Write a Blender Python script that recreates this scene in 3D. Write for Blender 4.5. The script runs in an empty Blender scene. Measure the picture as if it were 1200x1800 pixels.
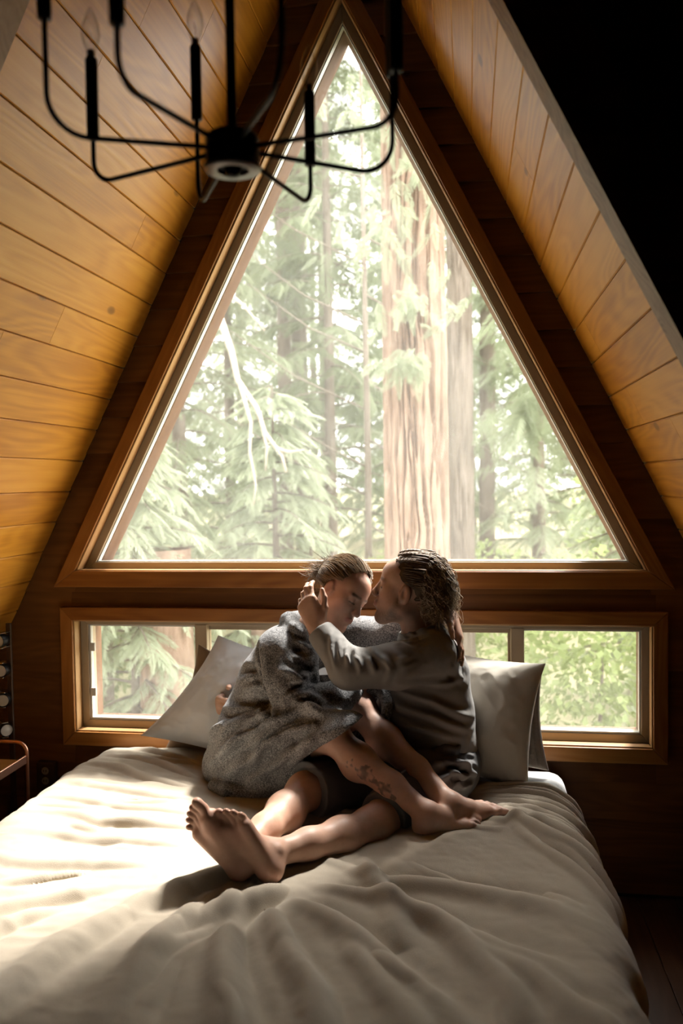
import bpy, bmesh, math, random
import numpy as np
from mathutils import Vector, Matrix

# ------------------------------------------------------------------ camera, world, sun, exposure
scene = bpy.context.scene
COL = scene.collection
random.seed(7)
RNG = np.random.default_rng(11)
F_PX = 1500.0
YAW, PITCH, ROLL = math.radians(8.53), math.radians(-2.2), math.radians(-0.85)
CAM = Vector((0.5, -3.5, 1.70))
_fw = Vector((-math.sin(YAW) * math.cos(PITCH), math.cos(YAW) * math.cos(PITCH), math.sin(PITCH)))
_rt = Vector((math.cos(YAW), math.sin(YAW), 0))
_up = _rt.cross(_fw)
_r2 = math.cos(ROLL) * _rt + math.sin(ROLL) * _up
_u2 = -math.sin(ROLL) * _rt + math.cos(ROLL) * _up
cam_data = bpy.data.cameras.new('camera')
cam_data.sensor_fit = 'VERTICAL'
cam_data.sensor_height = 36.0
cam_data.lens = F_PX / 1800 * 36.0
cam_data.clip_start = 0.02
cam_data.clip_end = 300
cam_data.dof.use_dof = True
cam_data.dof.focus_distance = 2.95
cam_data.dof.aperture_fstop = 2.6
cam = bpy.data.objects.new('camera', cam_data)
cam.matrix_world = Matrix(((_r2.x, _u2.x, -_fw.x, CAM.x), (_r2.y, _u2.y, -_fw.y, CAM.y), (_r2.z, _u2.z, -_fw.z, CAM.z), (0, 0, 0, 1)))
COL.objects.link(cam)
scene.camera = cam

WORLD_STRENGTH = 5.0
SUN_STRENGTH = 7.2
SUN_DIR = Vector((-0.20, -0.56, -0.80)).normalized()
SUN_ANGLE = math.radians(8)
world = bpy.data.worlds.new('sky')
scene.world = world
world.use_nodes = True
bg = world.node_tree.nodes['Background']
bg.inputs['Color'].default_value = (1.0, 0.985, 0.945, 1)
bg.inputs['Strength'].default_value = WORLD_STRENGTH
sun_data = bpy.data.lights.new('sun', 'SUN')
sun_data.energy = SUN_STRENGTH
sun_data.angle = SUN_ANGLE
sun_data.color = (1.0, 0.96, 0.90)
sun = bpy.data.objects.new('sun', sun_data)
sun.rotation_mode = 'QUATERNION'
sun.rotation_quaternion = SUN_DIR.to_track_quat('-Z', 'Y')
sun.location = (6, 8, 12)
COL.objects.link(sun)

vs = scene.view_settings
vs.view_transform = 'Standard'
vs.look = 'None'
vs.exposure = 0.72
vs.gamma = 1.0
vs.use_curve_mapping = False
try:
    scene.cycles.use_denoising = True
    scene.cycles.max_bounces = 6
    scene.cycles.use_adaptive_sampling = True
    scene.cycles.adaptive_threshold = 0.03
    scene.cycles.diffuse_bounces = 1
    scene.cycles.transparent_max_bounces = 12
    scene.cycles.sample_clamp_indirect = 6.0
except Exception:
    pass

# ------------------------------------------------------------------ helpers: objects
def link(o, parent=None):
    COL.objects.link(o)
    if parent is not None:
        o.parent = parent
    return o

def tag(o, label=None, cat=None, group=None, kind=None):
    if label: o['label'] = label
    if cat: o['category'] = cat
    if group: o['group'] = group
    if kind: o['kind'] = kind
    return o

def empty(name, loc=(0, 0, 0), label=None, cat=None, group=None, kind=None):
    o = bpy.data.objects.new(name, None)
    o.location = loc
    o.empty_display_size = 0.05
    COL.objects.link(o)
    return tag(o, label, cat, group, kind)

def mesh_obj(name, verts, faces, mat, parent=None, smooth=False, loc=None):
    me = bpy.data.meshes.new(name)
    me.from_pydata([tuple(v) for v in verts], [], [tuple(f) for f in faces])
    if mat: me.materials.append(mat)
    if smooth: me.polygons.foreach_set('use_smooth', [True] * len(me.polygons))
    me.update()
    o = bpy.data.objects.new(name, me)
    if loc is not None: o.location = loc
    return link(o, parent)

def np_mesh(name, V, Fq, mat, parent=None, smooth=True, colors=None):
    """Fast mesh from numpy arrays; Fq is (n,4) or (n,3)."""
    me = bpy.data.meshes.new(name)
    V = np.asarray(V, np.float32); Fq = np.asarray(Fq, np.int32)
    n, k = Fq.shape
    me.vertices.add(len(V)); me.vertices.foreach_set('co', V.ravel())
    me.loops.add(n * k); me.loops.foreach_set('vertex_index', Fq.ravel())
    me.polygons.add(n)
    me.polygons.foreach_set('loop_start', np.arange(0, n * k, k, dtype=np.int32))
    if smooth: me.polygons.foreach_set('use_smooth', np.ones(n, bool))
    if colors is not None:
        at = me.color_attributes.new('Col', 'FLOAT_COLOR', 'POINT')
        c = np.ones((len(V), 4), np.float32); c[:, :3] = colors
        at.data.foreach_set('color', c.ravel())
    if mat: me.materials.append(mat)
    me.update(calc_edges=True); me.validate()
    o = bpy.data.objects.new(name, me)
    return link(o, parent)

def bm_obj(name, bm, mat, parent=None, smooth=False, autosmooth=None):
    me = bpy.data.meshes.new(name)
    bmesh.ops.recalc_face_normals(bm, faces=bm.faces)
    bm.to_mesh(me); bm.free()
    if mat: me.materials.append(mat)
    if smooth: me.polygons.foreach_set('use_smooth', [True] * len(me.polygons))
    o = bpy.data.objects.new(name, me)
    return link(o, parent)

def add_box(bm, lo, hi, bevel=0.0):
    x0, y0, z0 = lo; x1, y1, z1 = hi
    vs_ = [bm.verts.new(p) for p in ((x0,y0,z0),(x1,y0,z0),(x1,y1,z0),(x0,y1,z0),(x0,y0,z1),(x1,y0,z1),(x1,y1,z1),(x0,y1,z1))]
    fs = [bm.faces.new([vs_[i] for i in f]) for f in ((0,3,2,1),(4,5,6,7),(0,1,5,4),(1,2,6,5),(2,3,7,6),(3,0,4,7))]
    if bevel:
        es = list({e for f in fs for e in f.edges})
        bmesh.ops.bevel(bm, geom=es, offset=bevel, segments=2, affect='EDGES', profile=0.5)

def box_obj(name, lo, hi, mat, parent=None, bevel=0.0):
    bm = bmesh.new(); add_box(bm, lo, hi, bevel)
    return bm_obj(name, bm, mat, parent)

def prism(name, poly, y0, y1, mat, parent=None, bevel=0.0):
    """polygon in x,z extruded between y0 and y1"""
    bm = bmesh.new()
    a = [bm.verts.new((x, y0, z)) for x, z in poly]
    b = [bm.verts.new((x, y1, z)) for x, z in poly]
    n = len(poly)
    bm.faces.new(a); bm.faces.new(b[::-1])
    for i in range(n):
        bm.faces.new((a[i], b[i], b[(i+1) % n], a[(i+1) % n]))
    if bevel:
        bmesh.ops.bevel(bm, geom=list(bm.edges), offset=bevel, segments=2, affect='EDGES', profile=0.5)
    return bm_obj(name, bm, mat, parent)

def tube_arrays(pts, radii, sides=8, cap=True):
    """swept tube along a polyline -> (V, quads)"""
    P = np.asarray(pts, float); n = len(P)
    R = np.full(n, radii, float) if np.isscalar(radii) else np.asarray(radii, float)
    T = np.gradient(P, axis=0); T /= np.linalg.norm(T, axis=1)[:, None] + 1e-12
    ref = np.array([0, 0, 1.0]) if abs(T[0][2]) < 0.9 else np.array([1.0, 0, 0])
    u = np.cross(T[0], ref); u /= np.linalg.norm(u)
    V = []
    for i in range(n):
        u = u - T[i] * (u @ T[i]); u /= np.linalg.norm(u) + 1e-12
        w = np.cross(T[i], u)
        a = np.arange(sides) * 2 * np.pi / sides
        V.append(P[i] + R[i] * (np.cos(a)[:, None] * u + np.sin(a)[:, None] * w))
    V = np.concatenate(V)
    Q = []
    for i in range(n - 1):
        for k in range(sides):
            k2 = (k + 1) % sides
            Q.append((i*sides+k, i*sides+k2, (i+1)*sides+k2, (i+1)*sides+k))
    if cap:
        V = np.vstack([V, P[0], P[-1]]); c0, c1 = len(V) - 2, len(V) - 1
        for k in range(sides):
            k2 = (k + 1) % sides
            Q.append((c0, k2, k, k)); Q.append((c1, (n-1)*sides+k, (n-1)*sides+k2, (n-1)*sides+k2))
    return V, [tuple(q) if q[2] != q[3] else tuple(q[:3]) for q in Q]

def tube(name, pts, radii, mat, parent=None, sides=10):
    V, Q = tube_arrays(pts, radii, sides)
    return mesh_obj(name, V, Q, mat, parent, smooth=True)

def lathe(name, prof, mat, parent=None, n=24, loc=(0, 0, 0)):
    """profile [(r,z)] revolved about z"""
    V, Q = [], []
    for r, z in prof:
        for k in range(n):
            a = 2 * math.pi * k / n
            V.append((r * math.cos(a), r * math.sin(a), z))
    for i in range(len(prof) - 1):
        for k in range(n):
            k2 = (k + 1) % n
            Q.append((i*n+k, i*n+k2, (i+1)*n+k2, (i+1)*n+k))
    return mesh_obj(name, V, Q, mat, parent, smooth=True, loc=loc)

# ------------------------------------------------------------------ helpers: value noise in numpy
_PERM = np.random.default_rng(5).permutation(512).astype(np.int64)
_VAL = np.random.default_rng(6).random(512).astype(np.float32) * 2 - 1
def vnoise(x, y, z=0.0):
    x, y, z = np.broadcast_arrays(np.asarray(x, np.float32), np.asarray(y, np.float32), np.asarray(z, np.float32))
    xi, yi, zi = np.floor(x).astype(np.int64), np.floor(y).astype(np.int64), np.floor(z).astype(np.int64)
    xf, yf, zf = x - xi, y - yi, z - zi
    u, v, w = [t * t * t * (t * (t * 6 - 15) + 10) for t in (xf, yf, zf)]
    def h(a, b, c):
        return _VAL[(_PERM[(_PERM[(_PERM[(xi + a) & 511] + yi + b) & 511] + zi + c) & 511])]
    def lx(b, c):
        p, q = h(0, b, c), h(1, b, c); return p + u * (q - p)
    a0, a1 = lx(0, 0), lx(1, 0); b0, b1 = lx(0, 1), lx(1, 1)
    c0, c1 = a0 + v * (a1 - a0), b0 + v * (b1 - b0)
    return c0 + w * (c1 - c0)
def fbm(x, y, z=0.0, o=3):
    s, a, t = 0, 1.0, 0
    for i in range(o):
        s = s + a * vnoise(x * 2**i + 17.3*i, y * 2**i - 9.1*i, z * 2**i + 3.7*i); t += a; a *= 0.5
    return s / t
def ridged(n):
    return 1.0 - np.abs(n) * 2

# ------------------------------------------------------------------ helpers: materials
class NT:
    def __init__(self, name):
        self.m = bpy.data.materials.new(name); self.m.use_nodes = True
        self.t = self.m.node_tree; self.n = self.t.nodes; self.l = self.t.links
        self.bsdf = self.n.get('Principled BSDF'); self.out = self.n.get('Material Output')
    def node(self, typ, **kw):
        nd = self.n.new(typ)
        for k, v in kw.items(): setattr(nd, k, v)
        return nd
    def put(self, a, b):
        self.l.new(a, b)
    def setv(self, sock, v):
        if hasattr(v, 'is_linked') or isinstance(v, bpy.types.NodeSocket): self.put(v, sock)
        else: sock.default_value = v
    def math(self, op, a, b=None, c=None):
        nd = self.node('ShaderNodeMath', operation=op)
        for i, v in enumerate((a, b, c)):
            if v is not None: self.setv(nd.inputs[i], v)
        return nd.outputs[0]
    def vmath(self, op, a, b=None):
        nd = self.node('ShaderNodeVectorMath', operation=op)
        self.setv(nd.inputs[0], a)
        if b is not None: self.setv(nd.inputs[1], b)
        return nd.outputs[0]
    def mix(self, f, a, b, blend='MIX'):
        nd = self.node('ShaderNodeMix', data_type='RGBA', blend_type=blend)
        self.setv(nd.inputs[0], f)
        self.setv(nd.inputs[6], a if not isinstance(a, tuple) else (*a, 1)); self.setv(nd.inputs[7], b if not isinstance(b, tuple) else (*b, 1))
        return nd.outputs[2]
    def noise(self, vec, scale, detail=3.0, rough=0.55):
        nd = self.node('ShaderNodeTexNoise')
        if vec is not None: self.put(vec, nd.inputs['Vector'])
        nd.inputs['Scale'].default_value = scale; nd.inputs['Detail'].default_value = detail; nd.inputs['Roughness'].default_value = rough
        return nd.outputs['Fac']
    def ramp(self, f, stops):
        nd = self.node('ShaderNodeValToRGB'); self.put(f, nd.inputs[0])
        cr = nd.color_ramp
        while len(cr.elements) < len(stops): cr.elements.new(0.5)
        for e, (p, c) in zip(cr.elements, stops):
            e.position = p; e.color = (*c, 1) if len(c) == 3 else c
        return nd.outputs[0]
    def bump(self, h, strength=0.3, dist=0.01):
        nd = self.node('ShaderNodeBump'); nd.inputs['Strength'].default_value = strength; nd.inputs['Distance'].default_value = dist
        self.put(h, nd.inputs['Height']); self.put(nd.outputs[0], self.bsdf.inputs['Normal'])
    def coords(self, kind='Object'):
        return self.node('ShaderNodeTexCoord').outputs[kind]
    def base(self, c, rough=0.5, metal=0.0, spec=0.5):
        self.setv(self.bsdf.inputs['Base Color'], c if not isinstance(c, tuple) else (*c, 1))
        self.setv(self.bsdf.inputs['Roughness'], rough)
        self.bsdf.inputs['Metallic'].default_value = metal
        self.bsdf.inputs['Specular IOR Level'].default_value = spec
        return self.m

def wood(name, dark, mid, light, rough=0.42, knots=0.5, spec=0.4, figure=0.5):
    """board wood: grain along the object's local x; each board gets its own cut of it"""
    t = NT(name)
    rnd = t.node('ShaderNodeObjectInfo').outputs['Random']
    off = t.node('ShaderNodeCombineXYZ')
    t.put(t.math('MULTIPLY', rnd, 37.0), off.inputs[0]); t.put(t.math('MULTIPLY', rnd, 91.0), off.inputs[1]); t.put(t.math('MULTIPLY', rnd, 53.0), off.inputs[2])
    p = t.vmath('ADD', t.coords(), off.outputs[0])
    warp = t.noise(t.vmath('MULTIPLY', p, (1.6, 5, 5)), 1.0, 2)
    g1 = t.noise(t.vmath('MULTIPLY', p, (1.1, 42, 42)), 1.0, 4, 0.6)
    lowf = t.noise(t.vmath('MULTIPLY', p, (0.9, 6.5, 6.5)), 1.0, 1.5, 0.4)
    rings = t.math('ADD', t.math('MULTIPLY', t.math('SINE', t.math('MULTIPLY', lowf, 80.0)), 0.5), 0.5)
    vor = t.node('ShaderNodeTexVoronoi'); t.put(t.vmath('MULTIPLY', p, (2.1, 4.4, 4.4)), vor.inputs['Vector']); vor.inputs['Scale'].default_value = 1.0
    knot = t.ramp(vor.outputs['Distance'], [(0.0, (1, 1, 1)), (0.05, (0.8, 0.8, 0.8)), (0.085, (0, 0, 0))])
    halo = t.ramp(vor.outputs['Distance'], [(0.05, (1, 1, 1)), (0.28, (0, 0, 0))])
    f = t.math('ADD', t.math('MULTIPLY', g1, 0.55), t.math('MULTIPLY', rings, 0.34 * figure))
    f = t.math('ADD', f, t.math('MULTIPLY', t.math('SUBTRACT', warp, 0.5), 0.5))
    f = t.math('ADD', f, t.math('MULTIPLY', t.math('SUBTRACT', rnd, 0.5), 0.32))
    f = t.math('SUBTRACT', f, t.math('MULTIPLY', halo, 0.12 * knots))
    c = t.ramp(f, [(0.05, dark), (0.40, mid), (0.78, light)])
    c = t.mix(t.math('MULTIPLY', knot, knots), c, tuple(x * 0.35 for x in dark))
    t.bump(t.math('ADD', g1, t.math('MULTIPLY', rings, 0.3)), 0.12, 0.004)
    return t.base(c, rough, 0, spec)

def cloth(name, c1, c2, nscale=260, rough=0.9, bump=0.25, sheen=0.25, big=6.0):
    t = NT(name)
    p = t.coords()
    a = t.noise(p, nscale, 2, 0.6); b = t.noise(p, big, 3)
    w1 = t.node('ShaderNodeTexWave', bands_direction='X'); w1.inputs['Scale'].default_value = 110; t.put(p, w1.inputs['Vector'])
    w2 = t.node('ShaderNodeTexWave', bands_direction='Y'); w2.inputs['Scale'].default_value = 110; t.put(p, w2.inputs['Vector'])
    f = t.math('ADD', t.math('MULTIPLY', a, 0.6), t.math('MULTIPLY', b, 0.4))
    c = t.mix(f, c1, c2)
    t.bump(t.math('ADD', a, t.math('MULTIPLY', t.math('ADD', w1.outputs['Fac'], w2.outputs['Fac']), 0.25)), bump, 0.0015)
    t.bsdf.inputs['Sheen Weight'].default_value = sheen
    t.bsdf.inputs['Sheen Roughness'].default_value = 0.5
    return t.base(c, rough, 0, 0.2)

def plain(name, c, rough=0.5, metal=0.0, spec=0.5, var=0.12, scale=30):
    t = NT(name)
    n = t.noise(t.coords(), scale, 3)
    col = t.mix(n, tuple(x * (1 - var) for x in c), tuple(min(1, x * (1 + var)) for x in c))
    return t.base(col, rough, metal, spec)

M = {}
M['ceiling_wood'] = wood('varnished_plank_wood', (0.46, 0.165, 0.014), (0.66, 0.275, 0.026), (0.78, 0.37, 0.050), 0.38, 0.75)
M['siding_wood'] = wood('siding_wood', (0.12, 0.042, 0.010), (0.22, 0.088, 0.022), (0.31, 0.135, 0.038), 0.5, 0.3, figure=0.3)
M['casing_wood'] = wood('casing_wood', (0.25, 0.085, 0.016), (0.43, 0.17, 0.035), (0.55, 0.26, 0.07), 0.42, 0.25, figure=0.35)
M['jamb_wood'] = wood('pale_jamb_wood', (0.45, 0.22, 0.08), (0.62, 0.36, 0.15), (0.72, 0.46, 0.22), 0.45, 0.2, figure=0.3)
M['outer_wood'] = wood('outdoor_jamb_wood', (0.12, 0.055, 0.024), (0.19, 0.095, 0.045), (0.25, 0.13, 0.065), 0.8, 0.4)
M['beam_wood'] = wood('rafter_wood', (0.20, 0.10, 0.045), (0.34, 0.19, 0.09), (0.42, 0.25, 0.13), 0.55, 0.3)
M['floor_wood'] = wood('floor_wood', (0.05, 0.022, 0.01), (0.09, 0.04, 0.018), (0.13, 0.06, 0.03), 0.4, 0.2)
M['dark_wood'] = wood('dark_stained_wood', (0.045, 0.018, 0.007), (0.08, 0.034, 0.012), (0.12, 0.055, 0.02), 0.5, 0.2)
M['vinyl'] = plain('tan_vinyl', (0.56, 0.43, 0.28), 0.4, var=0.05)
M['white_vinyl'] = plain('white_bead', (0.80, 0.78, 0.72), 0.4, var=0.03)
M['backing'] = plain('dark_sheathing', (0.03, 0.015, 0.008), 0.9)
M['duvet'] = cloth('beige_linen', (0.58, 0.485, 0.365), (0.70, 0.605, 0.475), 300, bump=0.3)
M['sheet'] = cloth('white_cotton', (0.74, 0.74, 0.74), (0.82, 0.82, 0.82), 300, bump=0.15)
M['pillow'] = cloth('white_pillow_cotton', (0.76, 0.76, 0.77), (0.84, 0.84, 0.84), 300, bump=0.15)
M['pillow_warm'] = cloth('cream_pillow_cotton', (0.70, 0.64, 0.54), (0.80, 0.75, 0.66), 300, bump=0.2)
M['knit'] = cloth('taupe_knit_yarn', (0.26, 0.20, 0.15), (0.40, 0.32, 0.25), 160, bump=0.5)
M['tan_cloth'] = cloth('tan_cushion_cloth', (0.30, 0.20, 0.12), (0.42, 0.29, 0.18), 200)
M['black_metal'] = plain('black_metal', (0.012, 0.012, 0.013), 0.45, 0.6, var=0.3)
M['pale_metal'] = plain('pale_painted_metal', (0.42, 0.40, 0.38), 0.35, 0.3)
M['copper'] = plain('copper_tube', (0.75, 0.40, 0.26), 0.3, 0.9)
M['brown_metal'] = plain('bronze_metal', (0.09, 0.06, 0.045), 0.4, 0.7)
M['chrome'] = plain('chrome', (0.65, 0.63, 0.6), 0.2, 1.0)
M['lens'] = plain('frosted_lens', (0.72, 0.69, 0.62), 0.35)
M['plastic_ivory'] = plain('ivory_plastic', (0.34, 0.29, 0.22), 0.4)
M['dark_slot'] = plain('dark_slot', (0.01, 0.01, 0.01), 0.8)

def glass_mat(name, dust_haze=0.06, tint=(1, 1, 1)):
    """window pane: light goes straight through, mirrors a little, and a thin dusty film scatters, put on as haze to pale the view"""
    t = NT(name)
    t.n.remove(t.bsdf)
    tr = t.node('ShaderNodeBsdfTransparent'); tr.inputs[0].default_value = (*tint, 1)
    gl = t.node('ShaderNodeBsdfGlossy'); gl.inputs['Roughness'].default_value = 0.0
    df = t.node('ShaderNodeBsdfTranslucent'); df.inputs[0].default_value = (0.85, 0.85, 0.82, 1)
    lw = t.node('ShaderNodeLayerWeight'); lw.inputs[0].default_value = 0.5
    refl = t.math('ADD', 0.03, t.math('MULTIPLY', t.math('POWER', lw.outputs['Facing'], 5.0), 0.9))
    p = t.coords()
    spots = t.ramp(t.noise(p, 140, 2, 0.7), [(0.60, (0, 0, 0)), (0.76, (1, 1, 1))])
    film = t.noise(p, 3.0, 4)
    d = t.math('ADD', t.math('MULTIPLY', film, dust_haze), t.math('MULTIPLY', spots, dust_haze * 1.6))
    m1 = t.node('ShaderNodeMixShader'); t.put(refl, m1.inputs[0]); t.put(tr.outputs[0], m1.inputs[1]); t.put(gl.outputs[0], m1.inputs[2])
    m2 = t.node('ShaderNodeMixShader'); t.put(d, m2.inputs[0]); t.put(m1.outputs[0], m2.inputs[1]); t.put(df.outputs[0], m2.inputs[2])
    t.put(m2.outputs[0], t.out.inputs[0])
    return t.m
M['glass'] = glass_mat('window_glass', 0.06)
M['dusty_glass'] = glass_mat('dusty_window_glass', 0.06)
def bulb_glass():
    t = NT('clear_bulb_glass'); t.n.remove(t.bsdf)
    tr = t.node('ShaderNodeBsdfTransparent'); gl = t.node('ShaderNodeBsdfGlossy'); gl.inputs['Roughness'].default_value = 0.03
    lw = t.node('ShaderNodeLayerWeight'); lw.inputs[0].default_value = 0.35
    m = t.node('ShaderNodeMixShader'); t.put(t.math('ADD', 0.07, t.math('MULTIPLY', t.math('POWER', lw.outputs['Facing'], 1.6), 0.9)), m.inputs[0]); t.put(tr.outputs[0], m.inputs[1]); t.put(gl.outputs[0], m.inputs[2])
    t.put(m.outputs[0], t.out.inputs[0]); return t.m
M['bulb'] = bulb_glass()

# ------------------------------------------------------------------ the room shell
RIDGE, SL = 4.10, 0.5                 # roof: half-width = (RIDGE - z) * SL
def hw(z): return (RIDGE - z) * SL
WIN_APEX, WSL = 3.79, 0.508           # outer casing edge of the triangular window
def cw(z, inset=0.0): return (WIN_APEX - z) * WSL - inset   # inset measured horizontally
REAR = -5.2
ALC = -1.69                           # the sleeping alcove ends here; the darker room before it is wider
# end wall: sheathing slab with a triangular and a long low opening
OPEN_Z0 = 1.305
def opening(z): return max(0.0, cw(z, 0.055))
wall = empty('wall_end', (0, 0, 0), 'gable end wall clad in dark horizontal lap boards around the windows', 'wall', kind='structure')
OA = WIN_APEX - 0.055 / WSL
LW0, LW1, LWX = 0.600, 1.120, 1.225    # low opening
def sheath(poly): return prism('sheathing', poly, 0.012, 0.17, M['backing'], wall)
for s in (-1, 1):
    sheath([(s*hw(OPEN_Z0), OPEN_Z0), (s*opening(OPEN_Z0), OPEN_Z0), (0, OA), (0, RIDGE)])
    sheath([(s*hw(LW0), LW0), (s*LWX, LW0), (s*LWX, LW1), (s*hw(LW1), LW1)])
sheath([(-hw(LW1), LW1), (hw(LW1), LW1), (hw(OPEN_Z0), OPEN_Z0), (-hw(OPEN_Z0), OPEN_Z0)])
sheath([(-hw(-0.1), -0.1), (hw(-0.1), -0.1), (hw(LW0), LW0), (-hw(LW0), LW0)])
def lap_board(xa0, xb0, z0, xa1, xb1, z1, mat):
    """bevel board: thick lower butt, thin top. a/b = left/right x at bottom and top"""
    t0, t1 = 0.020, 0.004
    o = mesh_obj('lap_board', [(xa0, 0.012, z0), (xb0, 0.012, z0), (xb0, 0.012 - t0, z0), (xa0, 0.012 - t0, z0),
                               (xa1, 0.012, z1), (xb1, 0.012, z1), (xb1, 0.012 - t1, z1), (xa1, 0.012 - t1, z1)],
                 [(0, 1, 2, 3), (7, 6, 5, 4), (3, 2, 6, 7), (0, 3, 7, 4), (1, 5, 6, 2), (0, 4, 5, 1)], mat, wall)
    return o
z = 2.43 - 0.1505 * 16
while z < RIDGE - 0.02:
    a, b = max(z, -0.05), min(z + 0.1515, RIDGE - 0.01)
    if b > OPEN_Z0 + 0.04 and a < OA:
        for s in (-1, 1):
            xs = [s*hw(a), s*opening(max(a, OPEN_Z0)), s*hw(b), s*opening(max(b, OPEN_Z0))]
            if s < 0: lap_board(xs[0], xs[1], a, xs[2], xs[3], b, M['siding_wood'])
            else: lap_board(xs[1], xs[0], a, xs[3], xs[2], b, M['siding_wood'])
        if a < OPEN_Z0 - 0.02:
            lap_board(-opening(OPEN_Z0), opening(OPEN_Z0), a, -opening(OPEN_Z0), opening(OPEN_Z0), OPEN_Z0 - 0.005, M['siding_wood'])
    elif b > LW0 + 0.02 and a < LW1 - 0.03:
        for s in (-1, 1):
            xs = [s*hw(a), s*LWX, s*hw(b)]
            if s < 0: lap_board(xs[0], xs[1], a, xs[2], xs[1], b, M['siding_wood'])
            else: lap_board(xs[1], xs[0], a, xs[1], xs[2], b, M['siding_wood'])
        if b > LW1 + 0.01: lap_board(-LWX, LWX, LW1 + 0.003, -LWX, LWX, b, M['siding_wood'])
        if a < LW0 - 0.01: lap_board(-LWX, LWX, a, -LWX, LWX, LW0 - 0.003, M['siding_wood'])
    else:
        lap_board(-hw(a), hw(a), a, -hw(b), hw(b), b, M['siding_wood'])
    z += 0.1505

# sloping ceilings: grooved planks on sheathing
PL = 0.1465
TH = math.atan2(1.0, SL)              # slope angle from horizontal
SLOPE_LEN = RIDGE / math.sin(TH)
def plank_mesh(L, W, T=0.016, c=0.0045):
    prof = [(0.0008, -T), (W - 0.0008, -T), (W - 0.0008, -c), (W - c, 0), (c, 0), (0.0008, -c)]
    V = [(x, y, z) for x in (0.0008, L - 0.0008) for y, z in prof]
    n = 6
    Fs = [tuple(range(n))[::-1], tuple(range(n, 2*n))] + [(i, (i+1) % n, n + (i+1) % n, n + i) for i in range(n)]
    return V, Fs
JOINTS_L = {12: -0.62, 20: -1.3}
for side in (-1, 1):
    name = 'ceiling_left' if side < 0 else 'ceiling_right'
    root = empty(name, (0, 0, 0), ('sunlit' if side < 0 else 'half shaded') + ' sloping plank ceiling ' + ('beside the chandelier' if side < 0 else 'ending at the dark rafter'), 'ceiling', kind='structure')
    # local frame: x = towards the camera (-Y), y = down the slope, z = into the room
    ydir = Vector((side * math.cos(TH), 0, -math.sin(TH)))
    xdir = Vector((0, -1, 0))
    zdir = xdir.cross(ydir)
    if zdir.x * side > 0: flip = True
    else: flip = False
    nrm = Vector((-side * math.sin(TH), 0, -math.cos(TH)))
    # phase: a joint at z = 2.319 (left) / 2.401 (right)
    zj = 2.319 if side < 0 else 2.401
    s0 = (RIDGE - zj) / math.sin(TH) % PL
    k = -1
    while True:
        s = s0 + k * PL
        if s > SLOPE_LEN: break
        W = PL
        sa = max(s, 0.0)
        W = s + PL - sa
        cuts = [0.0]
        rr = random.Random(k * 7 + side * 101)
        x = rr.uniform(0.35, 2.9)
        while x < -ALC - 0.3:
            cuts.append(x); x += rr.uniform(1.6, 3.2)
        cuts.append(-ALC)
        if side < 0 and abs((RIDGE - (s * math.sin(TH))) - 2.319) < 0.07: cuts = [0.0, 0.665, -ALC]
        if side > 0 and abs((RIDGE - (s * math.sin(TH))) - 2.274) < 0.07: cuts = [0.0, 0.27, -ALC]
        for c0, c1 in zip(cuts[:-1], cuts[1:]):
            V, Fs = plank_mesh(c1 - c0, W)
            o = mesh_obj('plank', V, Fs, M['ceiling_wood'], root)
            org = Vector((0, 0.0, RIDGE)) + ydir * sa + xdir * c0
            if flip:
                # mirror the frame so that local z still faces the room
                org = Vector((0, 0.0, RIDGE)) + ydir * sa + xdir * c1
                xd = -xdir
            else: xd = xdir
            zd = xd.cross(ydir)
            o.matrix_world = Matrix(((xd.x, ydir.x, zd.x, org.x), (xd.y, ydir.y, zd.y, org.y), (xd.z, ydir.z, zd.z, org.z), (0, 0, 0, 1)))
        k += 1
    # sheathing behind the planks
    p = [Vector((0, 0, RIDGE)) - nrm * 0.018, Vector((side * hw(-0.05), 0, -0.05)) - nrm * 0.018]
    q = [v - nrm * 0.12 + Vector((0, 0, 0)) for v in p]
    V = [(v.x, yy, v.z) for yy in (0.25, ALC + 0.02) for v in (p[0], p[1], q[1], q[0])]
    mesh_obj('sheathing', V, [(0, 1, 2, 3), (7, 6, 5, 4), (0, 4, 5, 1), (1, 5, 6, 2), (2, 6, 7, 3), (3, 7, 4, 0)], M['backing'], root)
    # rafter across the slope
    d = 0.125
    a = Vector((0, 0, RIDGE - 0.0)); b = Vector((side * hw(0.0), 0, 0.0))
    V = []
    for yy in (-1.60, -1.695):
        for v, dd in ((a, -0.002), (b, -0.002), (b, d), (a, d)):
            w = v + nrm * dd; V.append((w.x if side * w.x > 0 or dd > 0.01 else 0, yy, w.z))
    raf = mesh_obj('rafter', V, [(0, 1, 2, 3), (7, 6, 5, 4), (0, 4, 5, 1), (1, 5, 6, 2), (2, 6, 7, 3), (3, 7, 4, 0)], M['beam_wood'])
    tag(raf, ('rafter crossing the sunlit plank slope at the far upper corner' if side < 0 else 'dark rafter edge crossing the shaded plank slope'), 'beam', kind='structure')
    raf.name = 'trim_1' if side < 0 else 'trim_2'
fl = empty('floor', (0, 0, 0), 'dark wooden floor in shadow beside the bed', 'floor', kind='structure')
for i in range(43):
    x0 = -3.2 + i * 0.15
    o = box_obj('floorboard', (0, 0, -0.02), (5.3, 0.148, 0), M['floor_wood'], fl, 0.002)
    o.matrix_world = Matrix(((0, 1, 0, x0), (-1, 0, 0, 0.05), (0, 0, 1, 0), (0, 0, 0, 1)))
o = box_obj('subfloor', (-3.4, REAR - 0.1, -0.15), (3.4, 0.25, -0.021), M['backing'], fl)
rw = prism('wall_rear', [(-3.3, -0.05), (3.3, -0.05), (3.3, 4.8), (-3.3, 4.8)], REAR, REAR - 0.12, M['dark_wood'])
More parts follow.
